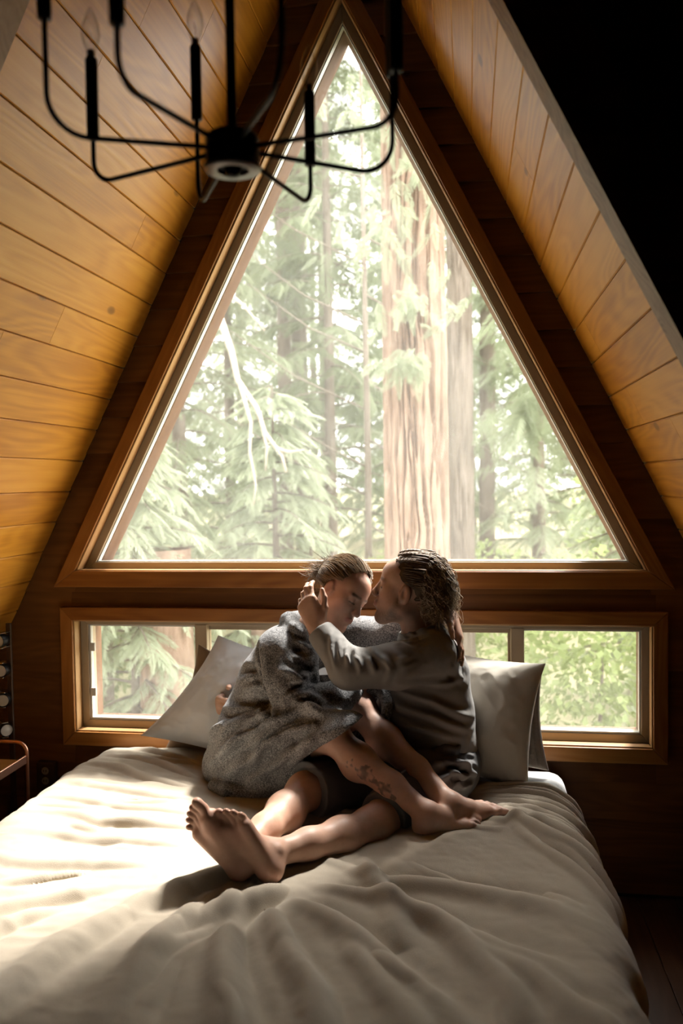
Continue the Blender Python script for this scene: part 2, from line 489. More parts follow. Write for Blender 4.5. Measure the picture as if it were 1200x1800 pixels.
for s, nm in ((-1, 'wall_left'), (1, 'wall_right')):
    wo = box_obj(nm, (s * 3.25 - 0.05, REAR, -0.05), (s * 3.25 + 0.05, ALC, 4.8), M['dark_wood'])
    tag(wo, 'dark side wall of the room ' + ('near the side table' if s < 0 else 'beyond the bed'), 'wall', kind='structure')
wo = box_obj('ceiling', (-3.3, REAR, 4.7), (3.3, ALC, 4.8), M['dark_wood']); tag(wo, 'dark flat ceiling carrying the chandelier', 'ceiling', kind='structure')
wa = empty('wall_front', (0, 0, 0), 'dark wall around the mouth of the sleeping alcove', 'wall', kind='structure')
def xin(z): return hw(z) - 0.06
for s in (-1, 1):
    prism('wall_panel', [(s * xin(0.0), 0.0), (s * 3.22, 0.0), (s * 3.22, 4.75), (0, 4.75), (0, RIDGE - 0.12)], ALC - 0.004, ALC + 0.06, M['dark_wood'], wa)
tag(rw, 'dark rear wall behind the camera', 'wall', kind='structure')

# ------------------------------------------------------------------ triangular window
def tri_strip(name, ins_out, ins_in, zb_out, zb_in, y0, y1, mat, parent, bevel=0.0, parts=('left', 'right', 'bottom')):
    """three mitred members between an outer and an inner triangle"""
    ao, ai = WIN_APEX - ins_out / WSL, WIN_APEX - ins_in / WSL
    xo, xi = cw(zb_out, ins_out), cw(zb_in, ins_in)
    objs = []
    polys = {'left': [(-xo, zb_out), (-xi, zb_in), (0, ai), (0, ao)], 'right': [(xo, zb_out), (xi, zb_in), (0, ai), (0, ao)],
             'bottom': [(-xo, zb_out), (xo, zb_out), (xi, zb_in), (-xi, zb_in)]}
    for p in parts:
        poly = polys[p]
        # build in a local frame whose x runs along the member so that the grain follows it
        a, b = Vector((poly[0][0], 0, poly[0][1])), Vector((poly[3][0], 0, poly[3][1])) if p != 'bottom' else Vector((poly[1][0], 0, poly[1][1]))
        xd = (b - a).normalized(); zd = Vector((0, -1, 0)); yd = zd.cross(xd)
        bm = bmesh.new()
        loc = []
        for yy in (y0, y1):
            ring = []
            for x, z in poly:
                w = Vector((x, yy, z)) - a
                ring.append(bm.verts.new((w.dot(xd), w.dot(yd), w.dot(zd))))
            loc.append(ring)
        A, B = loc
        bm.faces.new(A); bm.faces.new(B[::-1])
        for i in range(4): bm.faces.new((A[i], B[i], B[(i+1) % 4], A[(i+1) % 4]))
        if bevel: bmesh.ops.bevel(bm, geom=list(bm.edges), offset=bevel, segments=2, affect='EDGES', profile=0.5)
        o = bm_obj(name, bm, mat, parent)
        o.matrix_world = Matrix(((xd.x, yd.x, zd.x, a.x), (xd.y, yd.y, zd.y, a.y), (xd.z, yd.z, zd.z, a.z), (0, 0, 0, 1)))
        objs.append(o)
    return objs
w1 = empty('window_1', (0, 0, 0), 'tall triangular picture window looking onto the forest', 'window', kind='structure')
tri_strip('jamb_board', 0.040, 0.066, 1.285, 1.318, -0.004, 0.20, M['jamb_wood'], w1)
tri_strip('vinyl_frame', 0.066, 0.106, 1.318, 1.350, 0.055, 0.115, M['vinyl'], w1, 0.003)
tri_strip('glazing_bead', 0.104, 0.110, 1.349, 1.354, 0.068, 0.10, M['white_vinyl'], w1)
gp = [(-cw(1.352, 0.108), 1.352), (cw(1.352, 0.108), 1.352), (0, WIN_APEX - 0.108 / WSL)]
prism('glass_pane', gp, 0.080, 0.084, M['glass'], w1)
tri_strip('outer_jamb', 0.064, 0.108, 1.300, 1.345, 0.118, 0.24, M['outer_wood'], w1)
t3 = empty('trim_3', (0, 0, 0), 'flat wooden casing framing the triangular window', 'trim', kind='structure')
tri_strip('casing_board', 0.0, 0.062, 1.25, 1.320, -0.034, 0.004, M['casing_wood'], t3, 0.003)
tri_strip('inner_bead', 0.058, 0.070, 1.316, 1.324, -0.022, 0.02, M['jamb_wood'], t3, 0.002)

# ------------------------------------------------------------------ long low sliding window
def rect_frame(name, x0, x1, z0, z1, wl, wr, wb, wt, y0, y1, mat, parent, bevel=0.002, mitre=True):
    mem = {'left': [(x0, z0), (x0 + wl, z0 + wb), (x0 + wl, z1 - wt), (x0, z1)], 'right': [(x1, z0), (x1 - wr, z0 + wb), (x1 - wr, z1 - wt), (x1, z1)],
           'bottom': [(x0, z0), (x1, z0), (x1 - wr, z0 + wb), (x0 + wl, z0 + wb)], 'top': [(x0, z1), (x1, z1), (x1 - wr, z1 - wt), (x0 + wl, z1 - wt)]}
    for k, poly in mem.items():
        horiz = k in ('bottom', 'top')
        a = Vector((poly[0][0], 0, poly[0][1]))
        xd = Vector((1, 0, 0)) if horiz else Vector((0, 0, 1))
        zd = Vector((0, -1, 0)); yd = zd.cross(xd)
        bm = bmesh.new(); rings = []
        for yy in (y0, y1):
            r = []
            for x, z in poly:
                w = Vector((x, yy, z)) - a
                r.append(bm.verts.new((w.dot(xd), w.dot(yd), w.dot(zd))))
            rings.append(r)
        A, B = rings
        bm.faces.new(A); bm.faces.new(B[::-1])
        for i in range(4): bm.faces.new((A[i], B[i], B[(i+1) % 4], A[(i+1) % 4]))
        if bevel: bmesh.ops.bevel(bm, geom=list(bm.edges), offset=bevel, segments=2, affect='EDGES', profile=0.5)
        o = bm_obj(name, bm, mat, parent)
        o.matrix_world = Matrix(((xd.x, yd.x, zd.x, a.x), (xd.y, yd.y, zd.y, a.y), (xd.z, yd.z, zd.z, a.z), (0, 0, 0, 1)))
w2 = empty('window_2', (0, 0, 0), 'long low sliding window behind the bed', 'window', kind='structure')
rect_frame('jamb_board', -1.225, 1.225, 0.600, 1.120, 0.015, 0.015, 0.015, 0.015, -0.004, 0.20, M['jamb_wood'], w2, 0.001)
rect_frame('vinyl_frame', -1.208, 1.208, 0.617, 1.104, 0.034, 0.030, 0.034, 0.028, 0.045, 0.125, M['vinyl'], w2, 0.002)
for x0, x1, yy, fw_, m in ((-1.174, -0.655, 0.062, 0.012, 'dusty_glass'), (-0.655, 0.680, 0.092, 0.028, 'glass'), (0.680, 1.180, 0.062, 0.012, 'dusty_glass')):
    s_ = empty('sash', (0, 0, 0)); s_.parent = w2
    big = fw_ > 0.02
    rect_frame('sash_rail', x0, x1, 0.648, 1.080, 0.028 if big else 0.010, 0.028 if big else 0.010, fw_, fw_, yy - 0.012, yy + 0.014, M['white_vinyl'] if not big else M['vinyl'], s_, 0.002)
    prism('glass_pane', [(x0 + 0.008, 0.655), (x1 - 0.008, 0.655), (x1 - 0.008, 1.074), (x0 + 0.008, 1.074)], yy, yy + 0.004, M[m], s_)
for xx in (-0.655, 0.690):
    box_obj('meeting_stile', (xx - 0.027, 0.040, 0.648), (xx + 0.027, 0.078, 1.080), M['vinyl'], w2, 0.003)
for zz in (0.975, 0.775):
    box_obj('latch_tab', (-1.166, 0.040, zz - 0.018), (-1.142, 0.052, zz + 0.018), M['white_vinyl'], w2, 0.002)
rect_frame('outer_jamb', -1.210, 1.210, 0.612, 1.108, 0.020, 0.020, 0.020, 0.020, 0.128, 0.22, M['outer_wood'], w2, 0.002)
t4 = empty('trim_4', (0, 0, 0), 'mitred wooden casing framing the long low window', 'trim', kind='structure')
rect_frame('casing_board', -1.265, 1.265, 0.557, 1.162, 0.056, 0.056, 0.060, 0.056, -0.034, 0.004, M['casing_wood'], t4, 0.003)
rect_frame('inner_bead', -1.213, 1.213, 0.613, 1.110, 0.010, 0.010, 0.010, 0.010, -0.022, 0.02, M['jamb_wood'], t4, 0.002)
# ------------------------------------------------------------------ the forest outside
def leaf_mat(name, c1, c2, trans=0.5):
    t = NT(name)
    p = t.node('ShaderNodeNewGeometry').outputs['Position']
    n = t.noise(p, 1.3, 3); n2 = t.noise(p, 14, 2)
    c = t.mix(t.math('ADD', t.math('MULTIPLY', n, 0.6), t.math('MULTIPLY', n2, 0.4)), c1, c2)
    t.base(c, 0.55, 0, 0.35)
    tl = t.node('ShaderNodeBsdfTranslucent'); t.put(c, tl.inputs[0])
    m = t.node('ShaderNodeMixShader'); m.inputs[0].default_value = trans
    t.put(t.bsdf.outputs[0], m.inputs[1]); t.put(tl.outputs[0], m.inputs[2]); t.put(m.outputs[0], t.out.inputs[0])
    return t.m
M['needle'] = leaf_mat('hemlock_needles', (0.13, 0.165, 0.09), (0.32, 0.35, 0.225))
M['needle_pale'] = leaf_mat('pale_hemlock_needles', (0.22, 0.265, 0.16), (0.44, 0.47, 0.34))
M['leaf'] = leaf_mat('maple_leaves', (0.18, 0.24, 0.08), (0.36, 0.40, 0.20))
def bark_mat(name, c1, c2, c3):
    t = NT(name)
    p = t.coords()
    a = t.noise(t.vmath('MULTIPLY', p, (14, 14, 2.2)), 1.0, 5, 0.65); b = t.noise(p, 2.0, 3)
    c = t.ramp(t.math('ADD', t.math('MULTIPLY', a, 0.7), t.math('MULTIPLY', b, 0.3)), [(0.3, c1), (0.5, c2), (0.72, c3)])
    t.bump(a, 0.5, 0.02)
    return t.base(c, 0.9, 0, 0.2)
M['bark'] = bark_mat('fir_bark', (0.10, 0.065, 0.045), (0.24, 0.165, 0.12), (0.36, 0.27, 0.20))
M['bark_grey'] = bark_mat('grey_bark', (0.09, 0.07, 0.055), (0.17, 0.14, 0.11), (0.25, 0.21, 0.18))
M['dead_wood'] = plain('bleached_dead_wood', (0.40, 0.34, 0.27), 0.9, var=0.25)
M['soil'] = plain('forest_floor_litter', (0.24, 0.22, 0.12), 0.95, var=0.5, scale=3)

def spray_template(n=17, seed=0):
    """one flat drooping evergreen spray, length 1 along x, as diamond leaflets"""
    r = np.random.default_rng(seed); V, Q = [], []
    for i in range(n):
        t = (i + 0.5) / n
        L = 0.30 * (1 - 0.75 * t) * (0.55 + 0.45 * min(1, t * 5)) + 0.05
        for s in (-1, 1):
            a = math.radians(48 - 14 * t + r.uniform(-9, 9))
            b = np.array([t, 0, -0.22 * t * t]); d = np.array([math.cos(a), s * math.sin(a), -0.25 - 0.2 * r.random()])
            w = np.array([-d[1], d[0], 0]) * 0.020; w[2] = 0.008
            tip = b + d * L; midp = b + d * L * 0.45
            k = len(V); V += [b, midp + w * 1.1 * (0.6 + L), tip, midp - w * 1.1 * (0.6 + L)]; Q.append((k, k+1, k+2, k+3))
    k = len(V)
    V += [(0, -0.012, 0), (0, 0.012, 0), (1, 0.004, -0.22), (1, -0.004, -0.22)]; Q.append((k, k+1, k+2, k+3))
    return np.array(V, float), np.array(Q, int)
SPRAYS = [spray_template(seed=i) for i in range(3)]
def frames(pos, dirs, up, roll, size):
    d = dirs / np.linalg.norm(dirs, axis=1)[:, None]
    s = np.cross(np.broadcast_to(up, d.shape), d); s /= np.linalg.norm(s, axis=1)[:, None] + 1e-9
    n = np.cross(d, s)
    c, sn = np.cos(roll)[:, None], np.sin(roll)[:, None]
    s2, n2 = s * c + n * sn, n * c - s * sn
    return np.stack([d, s2, n2], 2) * size[:, None, None], pos
def stamp(tmpl, R, P):
    V, Q = tmpl
    W = np.einsum('nij,vj->nvi', R, V) + P[:, None, :]
    n, k = len(P), len(V)
    return W.reshape(-1, 3), (Q[None] + (np.arange(n) * k)[:, None, None]).reshape(-1, Q.shape[1])
def merge(parts):
    Vs, Qs, o = [], [], 0
    for V, Q in parts:
        Vs.append(V); Qs.append(np.asarray(Q) + o); o += len(V)
    return np.vstack(Vs), np.vstack(Qs)

def conifer(height, spread, base, nbr, seed, spray=0.55, trunk_r=0.12, per=11, droop=0.35):
    """returns (crown arrays, trunk arrays): whorls of drooping boughs hung with sprays"""
    r = np.random.default_rng(seed)
    pos, dirs, size, roll = [], [], [], []
    T = [tube_arrays([(0, 0, 0), (0.02, 0, height * 0.5), (0, 0, height)], [trunk_r, trunk_r * 0.6, 0.01], 10, False)]
    for i in range(nbr):
        t = (i + r.random()) / nbr
        z = base + (height - base) * t
        L = spread * (1 - t) ** 0.8 * r.uniform(0.65, 1.1) + 0.15
        az = i * 2.399 + r.uniform(-0.4, 0.4)
        h = np.array([math.cos(az), math.sin(az), 0])
        rise = r.uniform(-0.05, 0.25)
        pts = [np.array([0, 0, z]) + h * L * s + np.array([0, 0, L * (rise * s - droop * s * s)]) for s in np.linspace(0, 1, 6)]
        T.append(tube_arrays(pts, np.linspace(0.012 + 0.006 * L, 0.004, 6), 3, False))
        for j in range(per):
            s = 0.18 + 0.82 * (j + r.random() * 0.6) / per
            p = np.array([0, 0, z]) + h * L * s + np.array([0, 0, L * (rise * s - droop * s * s)])
            sd = 1 if j % 2 else -1
            ang = az + sd * math.radians(r.uniform(28, 62)) if j < per - 1 else az
            pos.append(p); dirs.append([math.cos(ang), math.sin(ang), rise - 2 * droop * s - r.uniform(0, 0.3)])
            size.append(spray * r.uniform(0.6, 1.15) * (1.1 - 0.4 * s)); roll.append(r.uniform(-0.5, 0.5))
    pos, dirs, size, roll = map(np.array, (pos, dirs, size, roll))
    parts = []
    for k in range(3):
        sel = np.arange(len(pos)) % 3 == k
        R, P = frames(pos[sel], dirs[sel], np.array([0, 0, 1.0]), roll[sel], size[sel])
        parts.append(stamp(SPRAYS[k], R, P))
    tq = [(V, np.array([q for q in Q])) for V, Q in T]
    return merge(parts), merge(tq)

def tree_from(crown_me, trunk_me, name, loc, rot, scale, label, group):
    e = empty(name, loc, label, 'tree', group)
    e.rotation_euler = (0, 0, rot); e.scale = (scale,) * 3
    for nm, me in (('trunk', trunk_me), ('crown', crown_me)):
        if me is not None:
            link(bpy.data.objects.new(nm, me), e)
    return e
def mk(name, arr, mat, smooth=False):
    o = np_mesh(name, arr[0], arr[1], mat, None, smooth); me = o.data
    bpy.data.objects.remove(o); return me
GZ = -1.3
VAR = []
for i, (h, sp, b, nb, s_) in enumerate(((15, 2.9, 1.2, 84, 0.80), (12, 2.6, 0.8, 74, 0.74), (19, 3.2, 2.5, 94, 0.85))):
    cr, tr = conifer(h, sp, b, nb, 30 + i, s_, 0.16, 13)
    VAR.append((mk('crown', cr, M['needle'] if i != 1 else M['needle_pale']), mk('trunk', tr, M['bark_grey'], True)))
fr = random.Random(3)
FOREST = [(-6.6, 12.0), (-4.9, 15.5), (-2.2, 13.2), (-0.6, 17.0), (1.9, 14.2), (3.6, 17.5), (-8.2, 17.5), (-6.2, 21.5), (-3.8, 22.0), (-1.7, 23.5),
          (0.6, 22.5), (2.6, 24.0), (4.6, 23.0), (-9.8, 23.0), (-7.9, 27.5), (-5.2, 28.0), (-2.6, 29.5), (0.0, 29.0), (2.9, 30.0), (5.4, 29.5), (-11.5, 30), (-4.4, 10.6), (-5.6, 2.6), (-6.4, 5.4), (-8.6, 3.6), (-8.4, 8.0)]  # last four stand out of view, added to shade the right ceiling
for i, (x, y) in enumerate(FOREST):
    c, t_ = VAR[i % 3]
    tree_from(c, t_, 'forest_tree', (x, y, GZ), fr.uniform(0, 6.3), fr.uniform(0.85, 1.15), 'pale green evergreen of the sunlit forest, blurred beyond the glass or out of view', 'evergreens of the forest background')

def bark_trunk(name, x, y, r, z0, z1, mat, nu=120, nv=300, furrow=0.05, lean=(0, 0), seed=0, parent=None, taper=0.12):
    u = np.linspace(0, 2 * np.pi, nu, endpoint=False)[None, :]; v = np.linspace(0, 1, nv)[:, None]
    z = z0 + (z1 - z0) * v
    wob = fbm(np.cos(u) * 1.5 + seed, np.sin(u) * 1.5, z * 1.1, 2) * 0.5
    cu, su = np.cos(u + wob * 0.5), np.sin(u + wob * 0.5)
    fq = 5.5
    n = ridged(fbm(cu * fq + seed, su * fq, z * 0.8, 3) * 1.5)
    n2 = fbm(cu * 14, su * 14, z * 5, 2)
    rr = r * (1 - taper * v) * (1 + furrow * (1 - 3.4 * np.clip(n - 0.45, 0, 1) ** 0.8) + 0.022 * n2)
    X = x + lean[0] * (z - z0) + rr * np.cos(u); Y = y + lean[1] * (z - z0) + rr * np.sin(u); Z = z + 0 * u
    V = np.stack([X, Y, Z], 2).reshape(-1, 3)
    i, j = np.meshgrid(np.arange(nv - 1), np.arange(nu), indexing='ij')
    Q = np.stack([i*nu+j, i*nu+(j+1) % nu, (i+1)*nu+(j+1) % nu, (i+1)*nu+j], 2).reshape(-1, 4)
    return np_mesh(name, V, Q, mat, parent, True)
def spray_cluster(name, centers, mat, parent, seed, n=40, spread=0.4, size=0.5, direction=(0, 0, -1)):
    r = np.random.default_rng(seed); parts = []
    for ci, (c, rad) in enumerate(centers):
        pos = np.array(c) + r.normal(0, 1, (n, 3)) * rad * np.array([1, 0.7, 0.7])
        dirs = np.array(direction) + r.normal(0, 0.55, (n, 3))
        R, P = frames(pos, dirs, np.array([0.1, 1.0, 0.2]), r.uniform(-0.8, 0.8, n), size * r.uniform(0.6, 1.2, n))
        parts.append(stamp(SPRAYS[ci % 3], R, P))
    V, Q = merge(parts)
    return np_mesh(name, V, Q, mat, parent, False)

# the great fir with deeply furrowed bark, sprays of cedar hanging across its upper trunk
e = empty('fir_tree', (-0.02, 5.0, GZ), 'huge fir trunk with deeply furrowed bark standing just outside', 'tree')
o = bark_trunk('trunk', 0, 0, 0.30, -0.2, 10.5, M['bark'], 240, 620, 0.11, seed=2.0); o.parent = e
o = spray_cluster('hanging_spray', [((-0.25, -0.6, 6.6), 0.30), ((0.1, -0.6, 6.0), 0.28), ((-0.2, -0.55, 5.3), 0.25), ((0.05, -0.5, 4.7), 0.18), ((0.55, -0.5, 6.4), 0.3), ((-0.05, -0.5, 4.1), 0.1)], M['needle_pale'], e, 4, 34, size=0.27)
e = empty('fir_tree', (0.40, 7.4, GZ), 'slimmer sun-spotted trunk close behind the huge fir', 'tree')
o = bark_trunk('trunk', 0, 0, 0.155, -0.2, 12, M['bark_grey'], 96, 300, 0.09, seed=7.0); o.parent = e
o = spray_cluster('crown', [((1.1, 0, 5.2), 0.45), ((1.7, 0.3, 4.4), 0.5), ((1.0, 0.2, 6.8), 0.6), ((2.1, 0.5, 6.0), 0.6), ((0.9, 0.1, 3.9), 0.4)], M['needle'], e, 9, 40, size=0.6)
for x, y, r_, lab, ln in ((-3.30, 14.0, 0.15, 'slim straight grey trunk rising through the left half of the triangular window', (0.004, 0)), (-3.35, 16.2, 0.19, 'grey trunk standing just to the right of the slim straight one', (-0.006, 0)),
                      (0.85, 15.0, 0.17, 'pale trunk furthest to the right of the huge fir', (0.01, 0)), (-5.2, 9.0, 0.16, 'dim brown trunk behind the low hemlock boughs', (0, 0))):
    e = empty('conifer_trunk', (x, y, GZ), lab, 'tree')
    o = bark_trunk('trunk', 0, 0, r_, 0, 15 if x > -5 else 3.6, M['bark_grey'], 32, 60, 0.04, ln, seed=x); o.parent = e
    if x > -5:
        o = spray_cluster('crown', [((fr.uniform(-1, 1), fr.uniform(-1, 1), zz), 0.6) for zz in (5.2, 7.5, 9.3, 11, 12.5)], M['needle'], e, int(x * 10) + 99, 40, size=0.9)
# thin pole of a young tree with bare sloping branches
e = empty('sapling', (-1.0, 9.0, GZ), 'thin sapling with long bare sloping branches', 'tree')
V, Q = tube_arrays([(0, 0, 0), (0.03, 0, 3), (0.0, 0, 9)], [0.06, 0.05, 0.02], 8); mesh_obj('trunk', V, Q, M['bark_grey'], e, True)
rr = random.Random(12)
for i in range(15):
    zz = 1.5 + i * 0.42; a = rr.choice((-1, 1)); L = rr.uniform(1.0, 2.4)
    tube('branch', [(0, 0, zz), (a * L * 0.5, rr.uniform(-.4, .4), zz + (0.25 if a < 0 else -0.3) * L), (a * L, rr.uniform(-.8, .8), zz + (0.62 if a < 0 else -0.6) * L)], [0.016, 0.012, 0.005], M['bark_grey'], e, 5)
# young hemlocks close to the glass with pale lit boughs
for i, (x, y, h, lab) in enumerate(((-2.75, 4.4, 3.6, 'young hemlock with pale sunlit boughs low in the window corner'), (-1.75, 6.2, 4.1, 'young hemlock with sunlit boughs behind the two heads'), (-4.1, 6.8, 6.4, 'taller hemlock with hanging boughs left of the slim trunks'), (2.6, 7.6, 4.6, 'hemlock with soft boughs right of the huge fir'))):
    cr, tr = conifer(h, 1.45, 0.5, 52, 60 + i, 0.46, 0.07, 15, 0.3)
    e = empty('hemlock_tree', (x, y, GZ), lab, 'tree')
    np_mesh('crown', cr[0], cr[1], M['needle_pale'], e, False); np_mesh('trunk', tr[0], tr[1], M['bark_grey'], e, True)
    if i == 2:
        for k, pts in enumerate(([(2.02, -1.5, 4.7), (2.16, -1.6, 4.35), (2.22, -1.6, 4.05), (2.42, -1.6, 3.75), (2.50, -1.6, 3.5), (2.68, -1.6, 3.25), (2.72, -1.6, 3.08)], [(2.24, -1.6, 4.02), (2.38, -1.7, 3.6), (2.36, -1.7, 3.3), (2.42, -1.7, 2.95), (2.39, -1.7, 2.75)], [(2.62, -1.6, 3.33), (2.75, -1.6, 3.29), (2.92, -1.6, 3.31)], [(2.2, -1.6, 4.9), (2.3, -1.6, 4.82), (2.52, -1.6, 4.55)], [(2.44, -1.6, 3.72), (2.52, -1.6, 3.35), (2.50, -1.6, 3.1)])):
            V, Q = tube_arrays(pts, np.linspace(0.042, 0.014, len(pts)) * (1 if k == 0 else 0.6), 6); mesh_obj('dead_branch', V, Q, M['dead_wood'], e, True)
# leafy bushes near the ground
def bush(name, loc, rad, n, seed, label, mat):
    r = np.random.default_rng(seed)
    d = r.normal(0, 1, (n, 3)); d /= np.linalg.norm(d, axis=1)[:, None]
    pos = d * (r.random((n, 1)) ** 0.4) * np.array(rad)
    leaf = (np.array([(0, 0, 0), (0.5, 0.32, 0.05), (1, 0, -0.1), (0.5, -0.32, 0.05)], float), np.array([[0, 1, 2, 3]]))
    R, P = frames(pos, d + r.normal(0, 0.7, (n, 3)), np.array([0.2, 0.3, 1.0]), r.uniform(-1, 1, n), r.uniform(0.06, 0.14, n))
    V, Q = stamp(leaf, R, P)
    e = empty(name, loc, label, 'bush')
    np_mesh('foliage', V, Q, mat, e, False)
    tube('stem', [(0, 0, -rad[2]), (0.05, 0.02, 0)], [0.03, 0.012], M['bark_grey'], e, 6)
bush('leafy_bush', (1.75, 5.2, -0.1), (1.1, 0.8, 1.1), 2600, 1, 'bright leafy bush beyond the right pane of the low window', M['leaf'])
bush('leafy_bush', (3.2, 8.5, 0.6), (1.5, 1.2, 1.9), 3000, 2, 'sunny maple bush in the lower right corner of the triangular window', M['leaf'])
bush('leafy_bush', (-4.6, 7.2, -0.4), (0.9, 0.8, 0.9), 1800, 3, 'green bush beyond the left pane of the low window', M['leaf'])
bush('leafy_bush', (0.2, 8.6, -0.2), (1.6, 0.9, 1.1), 2600, 4, 'leafy bush beyond the middle of the low window', M['leaf'])
# a mossy stump trunk and a cut log seen through the low left pane
e = empty('tree_stump', (-2.42, 4.4, GZ), 'broad brown trunk seen through the low left pane', 'tree')
o = bark_trunk('trunk', 0, 0, 0.27, -0.1, 2.35, M['bark'], 80, 120, 0.04, seed=4.0); o.parent = e
V, Q = tube_arrays([(-1.9, 5.6, 0.05), (-1.0, 5.9, 0.12)], [0.2, 0.2], 18)
lg = mesh_obj('fallen_log', V, Q, M['bark'], None, True); tag(lg, 'orange cut log lying beyond the low left pane', 'log')
# ground
gx, gy = np.meshgrid(np.linspace(-45, 45, 90), np.linspace(0.4, 70, 80), indexing='ij')
gz = GZ + fbm(gx * 0.2, gy * 0.2, 0, 3) * 0.5 + np.clip(gy - 12, 0, None) * 0.03
V = np.stack([gx, gy, gz], 2).reshape(-1, 3); i, j = np.meshgrid(np.arange(89), np.arange(79), indexing='ij')
Q = np.stack([i*80+j, (i+1)*80+j, (i+1)*80+j+1, i*80+j+1], 2).reshape(-1, 4)
g = np_mesh('ground', V, Q, M['soil'], None, True); tag(g, 'forest floor outside below the windows', 'ground', kind='structure')

# ------------------------------------------------------------------ bed
BZ = 0.555       # top of the bedding
bed = empty('bed', (-0.09, -1.03, 0), 'wide low bed pushed under the window with a white fitted sheet', 'bed')
def soft_box(lo, hi, r, n=5):
    bm = bmesh.new(); add_box(bm, lo, hi); bmesh.ops.bevel(bm, geom=list(bm.edges), offset=r, segments=n, affect='EDGES', profile=0.5); return bm
o = bm_obj('mattress', soft_box((-1.02, -2.03, 0.26), (0.86, -0.045, 0.535), 0.06), M['sheet'], None, True); o.parent = bed; o.location = (0.09, 1.03, 0)
o = bm_obj('bed_base', soft_box((-1.00, -2.0, 0.10), (0.84, -0.06, 0.26), 0.01, 1), M['beam_wood'], None); o.parent = bed; o.location = (0.09, 1.03, 0)
for x in (-0.92, 0.76):
    for y in (-1.9, -0.15):
        o = box_obj('leg', (x - 0.03, y - 0.03, 0), (x + 0.03, y + 0.03, 0.10), M['beam_wood'], bed, 0.004); o.location = (0.09, 1.03, 0)

# duvet: a draped sheet with strokes of folds; local plane coordinates s (across), y (along)
def fold(sx, sy, x0, y0, x1, y1, amp, wid, bend=0.0):
    dx, dy = x1 - x0, y1 - y0; L = math.hypot(dx, dy); tx, ty = dx / L, dy / L
    a = ((sx - x0) * tx + (sy - y0) * ty) / L
    b = -(sx - x0) * ty + (sy - y0) * tx - bend * (1 - (2 * a - 1) ** 2)
    env = np.clip(1 - np.abs(2 * a - 1) ** 3, 0, 1)
    wv = wid * (0.6 + 0.8 * np.clip(a, 0, 1))
    q = b / wv
    return amp * env * (np.exp(-q * q) - 0.45 * np.exp(-((q - 1.6) ** 2)))
DXL, DXR = -1.06, 0.875
def duvet_cross(s):
    """s: arc position measured from the bed middle; returns x, z drop and outward normal weights"""
    RL, RR_ = 0.07, 0.13
    x = np.clip(s, DXL + RL, DXR - RR_)
    ol = np.clip((DXL + RL) - s, 0, None); orr = np.clip(s - (DXR - RR_), 0, None)
    al = np.minimum(ol / RL, math.pi / 2); ar = np.minimum(orr / RR_, math.pi / 2)
    X = x - RL * np.sin(al) + RR_ * np.sin(ar)
    Z = -RL * (1 - np.cos(al)) - RR_ * (1 - np.cos(ar))
    el = np.clip(ol - RL * math.pi / 2, 0, None); er = np.clip(orr - RR_ * math.pi / 2, 0, None)
    Z = Z - el - er; X = X - 0.05 * el + 0.10 * er
    nx = -np.sin(al) + np.sin(ar); nz = np.cos(np.maximum(al, ar))
    return X, Z, nx, nz
nu, nv = 430, 420
s1 = np.linspace(DXL - 0.33, DXR + 0.36, nu)[:, None]; vv = np.linspace(0, 1, nv)[None, :]
head_y = np.interp(s1, [-1.3, -0.9, -0.4, 0.3, 0.62, 0.85, 1.2], [-0.10, -0.075, -0.11, -0.26, -0.33, -0.30, -0.34])
Yp = head_y + (-2.34 - head_y) * vv
S = s1 + 0 * vv
hgt = np.zeros_like(S)
rngf = random.Random(21)
FOLDS = [(-0.02,-1.34,0.22,-1.95,.030,.035,.02),(0.05,-1.30,0.48,-1.85,.030,.035,.03),(0.10,-1.22,0.72,-1.62,.026,.03,.03),(0.14,-1.14,0.80,-1.38,.022,.03,.02),
         (-0.10,-1.36,0.02,-2.0,.030,.035,-.01),(-0.2,-1.36,-0.22,-1.95,.022,.035,-.03),(-0.32,-1.34,-0.5,-1.9,.02,.035,-.03),(0.3,-1.28,0.62,-1.75,.02,.025,.02),
         (0.2,-1.5,0.5,-2.0,.02,.03,.0),(0.42,-1.42,0.82,-1.85,.02,.03,.02),(-0.45,-1.3,-0.9,-1.6,.016,.03,0),(-0.55,-1.45,-0.9,-1.9,.018,.03,0),
         (-0.40,-1.18,-1.0,-1.22,.016,.022,.02),(-0.35,-1.05,-1.0,-1.02,.014,.02,.0),(-0.35,-0.92,-1.0,-0.86,.013,.018,.0),(-0.40,-0.80,-1.0,-0.70,.012,.016,.0),
         (-0.45,-0.66,-1.0,-0.52,.013,.016,.0),(-0.5,-0.52,-1.0,-0.36,.013,.014,.0),(-0.5,-0.42,-1.0,-0.22,.014,.014,.0),(-0.5,-0.32,-0.95,-0.12,.014,.013,.0),
         (0.02,-1.24,-0.22,-1.46,.03,.03,.02),(0.16,-1.06,0.34,-1.5,.022,.03,.02),(-0.12,-1.1,-0.36,-1.42,.02,.03,0)]
for i in range(17):   # arcs fanning from the corner under the standing pillow
    t = i / 16
    FOLDS.append((0.50 + 0.1 * t, -0.40 - 0.30 * t, 0.98 + 0.10 * rngf.random(), -0.36 - 0.95 * t, 0.011 + 0.007 * rngf.random(), 0.012 + 0.006 * rngf.random(), -0.03))
for i in range(46):
    x0 = rngf.uniform(-1.0, 0.7); y0 = rngf.uniform(-1.9, -0.2); L = rngf.uniform(0.12, 0.35)
    a = math.atan2(y0 + 1.0, x0 - 0.0) + rngf.uniform(-0.4, 0.4) if y0 < -1.0 else rngf.uniform(-0.25, 0.25)
    FOLDS.append((x0, y0, x0 + L * math.cos(a), y0 + L * math.sin(a), rngf.uniform(.004, .010), rngf.uniform(.010, .02), rngf.uniform(-.02, .02)))
